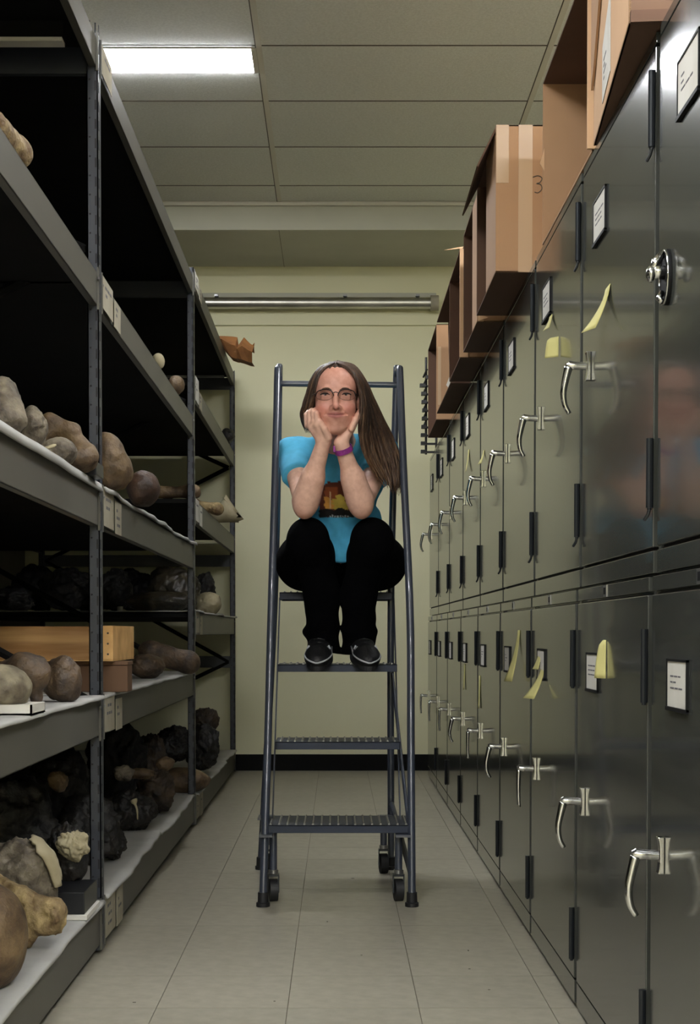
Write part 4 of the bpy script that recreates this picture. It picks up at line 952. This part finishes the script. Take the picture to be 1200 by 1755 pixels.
# shoes
def shoe(cx, yaw, lab):
    def fn(P):
        d = ell(P, (0,-.075,.030), (.045,.070,.034)); d = smin(d, ell(P, (0,.06,.035), (.036,.065,.040)), .03)
        d = smin(d, cone(P, (0,.03,.05), (0,.06,.085), .034, .036), .03); d = smin(d, cone(P, (0,-.06,.03), (0,.05,.035), .043, .036), .02)
        return smax(smax(d, .012 - P[:,2], .006), P[:,2] - .098, .006)
    v, qd = sdf_mesh(fn, (-.06,-.16,-.01), (.06,.14,.12), .004)
    e = bpy.data.objects.new('shoe', np_mesh('shoe', v, qd, 'shoe')); kids = []
    n = 36; ring = []
    for k in range(n):
        a = 2*math.pi*k/n; y = -.005 + .137*math.sin(a); w = .047 if y < -.02 else .047 - (y+.02)*.06; ring.append((w*math.cos(a)*(1 if abs(math.cos(a)) > .3 else 1), y))
    sl = MB().slab([(x, y, 0) for x, y in ring], (0,0,1), .018).build('sole', 'sole', bevel=.003); kids.append(sl)
    st_ = MB(); pts = [(.0455*math.cos(a), -.075 - .0705*math.sin(a)*(.985), .030 + .010*abs(math.cos(a))) for a in np.linspace(0, math.pi, 18)]; st_.tube([(.041,.02,.046)] + pts + [(-.041,.02,.046)], .0030, 6); kids.append(st_.build('sole_band', 'shoewhite', smooth=True))
    sw = MB()
    for s in (-1, 1):
        sw.tube([(s*.038,-.062,.052),(s*.030,-.052,.0625)], .0035, 6).tube([(s*.040,-.045,.052),(s*.034,-.035,.062)], .003, 6)
    kids.append(sw.build('accent', 'shoewhite'))
    lc = MB()
    for t in range(4):
        y = -.05 + .022*t; z = .064 + .007*t; lc.tube([(-.018,y,z-.003),(0,y-.004,z+.002),(.018,y,z-.003)], .0025, 6)
    kids.append(lc.build('lace', 'rubber', smooth=True))
    COL.objects.link(e)
    for k_ in kids: k_.parent = e
    e.rotation_euler = (math.radians(15), 0, yaw)
    e.location = (cx, 4.868, .776)
    PCH.append(e)
for o in PCH: COL.objects.link(o)
shoe(-.060, -.06, ''); shoe(.090, .14, '')
# wrist band
ax = (ER - WR)/np.linalg.norm(ER - WR); c0 = WR + ax*.024; u_ = Vector(ax).orthogonal().normalized(); w_ = Vector(ax).cross(u_); mb = MB(); n = 28
for (o_, rr) in ((-.0085,.0275),(-.0085,.0302),(.0085,.0312),(.0085,.0285)):
    for k in range(n):
        a = 2*math.pi*k/n; mb.v.append(tuple(Vector(c0 + ax*o_) + (u_*math.cos(a) + w_*math.sin(a))*rr))
for j in range(4):
    for k in range(n): mb.f.append((j*n+k, j*n+(k+1)%n, ((j+1)%4)*n+(k+1)%n, ((j+1)%4)*n+k))
wb_ = pc_(mb.build('wrist_band', 'band', smooth='auto')); 
cl = MB().box(-.0035,.0035,-.011,.011,-.0105,.0105).build('clasp', 'band', bevel=.002); cl.parent = wb_; cl.location = Vector(c0) + Vector((-.030,-.004,0))
# face: eyes, brows, lashes, glasses
def surf(x, z, lift=0.0):
    y = -.16; 
    ys = np.arange(-.15, .02, .0006); P = np.array([wor((x, yy, z)) for yy in ys]); d = head_sdf(P); i = np.argmax(d < 0); return np.array((x, ys[i] - lift, z))
for s in (-1, 1):
    e = pc_(MB().ball(wor((s*.034,-.0742,-.001)), .0122, 16, 12).build('eye', 'eyew', smooth=True))
    i_ = MB().ball(wor((s*.0335,-.0835,-.0015)), (.0052,.0032,.0052), 12, 8).build('iris', 'iris', smooth=True); i_.parent = e
    pts = [wor(surf(s*x, z, .0005)) for x, z in ((.013,.013),(.022,.0185),(.033,.0195),(.043,.0165),(.050,.011))]
    pc_(MB().tube(crom(pts, 4), [.0015]*4 + [.0026]*8 + [.0018]*4 + [.001], 6).build('eyebrow', 'brow', smooth=True))
    pts = [wor(surf(s*x, z, .0004)) for x, z in ((.020,-.0005),(.026,.0026),(.034,.0036),(.042,.0026),(.049,-.0005))]
    pc_(MB().tube(crom(pts, 4), [.0014]*4 + [.0027]*8 + [.0022]*5, 6).build('eyelash', 'lash', smooth=True))
gl = thing('glasses', None, None, tuple(wor((0,-.104,-.003)))); fr = MB(); GC = []
def gy_(x): return -.1085 + 7.0*(abs(x)-.0)**2*1.0
gk = []
for s in (-1, 1):
    up = [(s*(.036 + .0285*math.cos(a)), -.0035 + .0150*math.sin(a)*(1 if math.sin(a) > 0 else 1)) for a in np.linspace(-.15, math.pi+.15, 15)]
    lo_ = [(s*(.036 + .0285*math.cos(a)), -.0035 + .0160*math.sin(a)) for a in np.linspace(math.pi+.15, 2*math.pi-.15, 15)]
    sq_ = lambda x, z: (x, z)
    gk.append(MB().tube([wor((x, gy_(x), z*1.0 + (.0035 if z > .004 else 0))) for x, z in up], .0018, 8).build('upper_rim', 'specs', smooth=True))
    gk.append(MB().tube([wor((x, gy_(x), z)) for x, z in lo_], .0006, 6).build('lower_rim', 'specs', smooth=True))
    ln = MB(); ln.add([wor((x, gy_(x)+.0002, z)) for x, z in up + lo_], [tuple(range(30))]); gk.append(ln.build('lens', 'lens'))
    gk.append(MB().tube([wor((s*.0640,gy_(.064),.001)), wor((s*.070,-.072,.002)), wor((s*.079,-.02,.001)), wor((s*.081,.02,-.004))], [.002,.0017,.0014,.0014], 6).build('temple', 'specs', smooth=True))
gk.append(MB().tube(crom([wor((-.0085,gy_(.0085),.0035)), wor((0,-.1125,.0062)), wor((.0085,gy_(.0085),.0035))], 4), .0014, 8).build('bridge', 'specs', smooth=True))
for s in (-1, 1): pass
for o in gk: o.parent = gl; o.location = Vector(o.location) - Vector(gl.location)
PCH.append(gl)
# hair: scalp cap and long locks
def cap_sdf(P):
    Q = loc_(P); d = ell(Q, (0,.014,.027), (.079,.101,.088)); d = smin(d, ell(Q, (0,.045,-.05), (.070,.060,.09)), .04)
    d = smax(d, -ell(Q, (.0,-.125,-.012), (.0765,.112,.104)), .006)
    return d + np.sin(Q[:,0]*420)*.0008 + np.abs(np.sin(Q[:,0]*170))*.0012
hv, hq = sdf_mesh(cap_sdf, HEAD - .16, HEAD + .16, .003)
HV = [hv]; HQ = [hq]; HCc = [np.tile(np.array(srgb(80,62,50)[:3]), (len(hv),1))*(1 + wob(hv*np.array((6,1,1)), 30, 9)[:,None]*.25)]; nv = len(hv)
rg = np.random.RandomState(3)
def strands(inner, outer, n, depth, r, tipfrac, cols, ubias=1.0):
    global nv
    I = np.array([Pp(*p) for p in inner]); O = np.array([Pp(*p) for p in outer])
    for k in range(n):
        u = rg.uniform(0, 1)**ubias; lay = rg.uniform(-1, 1)*depth; cut = rg.uniform(tipfrac, 1.0)
        pts = I*(1-u) + O*u; w = np.linspace(.12, 1, len(pts))[:,None]
        pts = pts + w*np.array((rg.normal()*.004, lay, rg.normal()*.003)) + rg.normal(size=pts.shape)*np.array((.0022,.003,.0015))*w
        c = np.array([p[:] for p in crom([tuple(p) for p in pts], 5)]); m = max(6, int(len(c)*cut)); c = c[:m]; rr = r*rg.uniform(.55, 1.25)
        ph = rg.uniform(0, 6.28); tt = np.linspace(0, 1, m); c[:,0] += .0055*np.sin(tt*12 + 1.5 + ph*.35)*tt**1.5; c[:,1] += .005*np.sin(tt*9 + ph*2)*tt
        rad = rr*np.minimum(1, .35 + tt*4)*np.clip((1 - tt)*4.5, .12, 1)
        b = MB().tube([tuple(p) for p in c], list(rad), 6); v = np.array(b.v); f = np.array([g for g in b.f if len(g) == 4])
        col = np.array(srgb(*cols[rg.randint(len(cols))])[:3]); tip = np.repeat(tt, 6)[:,None]
        cc = col*(1 - tip*.0) + (np.array(srgb(132,98,66)[:3]) - col)*np.clip(tip - .55, 0, 1)*1.1
        HV.append(v); HQ.append(f + nv); HCc.append(cc[:len(v)]); nv += len(v)
innR = [(577,622,4.575),(596,631,4.565),(611,650,4.565),(618,680,4.585),(620,710,4.60),(619,745,4.625),(624,780,4.65),(640,812,4.68),(655,836,4.70)]
outR = [(577,619.5,4.67),(606,628,4.675),(625,655,4.69),(637,685,4.72),(655,718,4.79),(674,750,4.85),(685,788,4.86),(686,822,4.84),(682,856,4.80)]
innL = [(573,622,4.575),(556,632,4.565),(543,651,4.57),(537,680,4.59),(534,704,4.62),(530,722,4.66),(529,740,4.74)]
outL = [(574,619.5,4.67),(548,632,4.675),(533,655,4.69),(524.5,682,4.71),(519.5,706,4.74),(520,728,4.79),(525,746,4.85)]
BR = [(86,66,52),(72,55,44),(98,76,58),(62,48,40),(110,84,62)]
strands(innR, outR, 150, .018, .0062, .80, BR); strands(innL, outL, 80, .014, .0055, .85, BR)
backR = [(578,619,4.67),(606,632,4.70),(626,668,4.74),(642,700,4.80),(662,735,4.90),(680,775,4.93),(690,815,4.93),(686,850,4.92)]
backR2 = [(578,620,4.66),(600,632,4.68),(616,668,4.70),(622,700,4.72),(626,735,4.75),(640,775,4.78),(655,815,4.80),(668,850,4.80)]
strands(backR, backR2, 70, .014, .0085, .85, BR[:4])
qs = np.concatenate([x for x in HQ]); ho = bpy.data.objects.new('hair', np_mesh('hair', np.concatenate(HV), qs, 'hair', np.clip(np.concatenate(HCc), 0, 1))); COL.objects.link(ho); PCH.append(ho)
adopt(pe, *PCH)
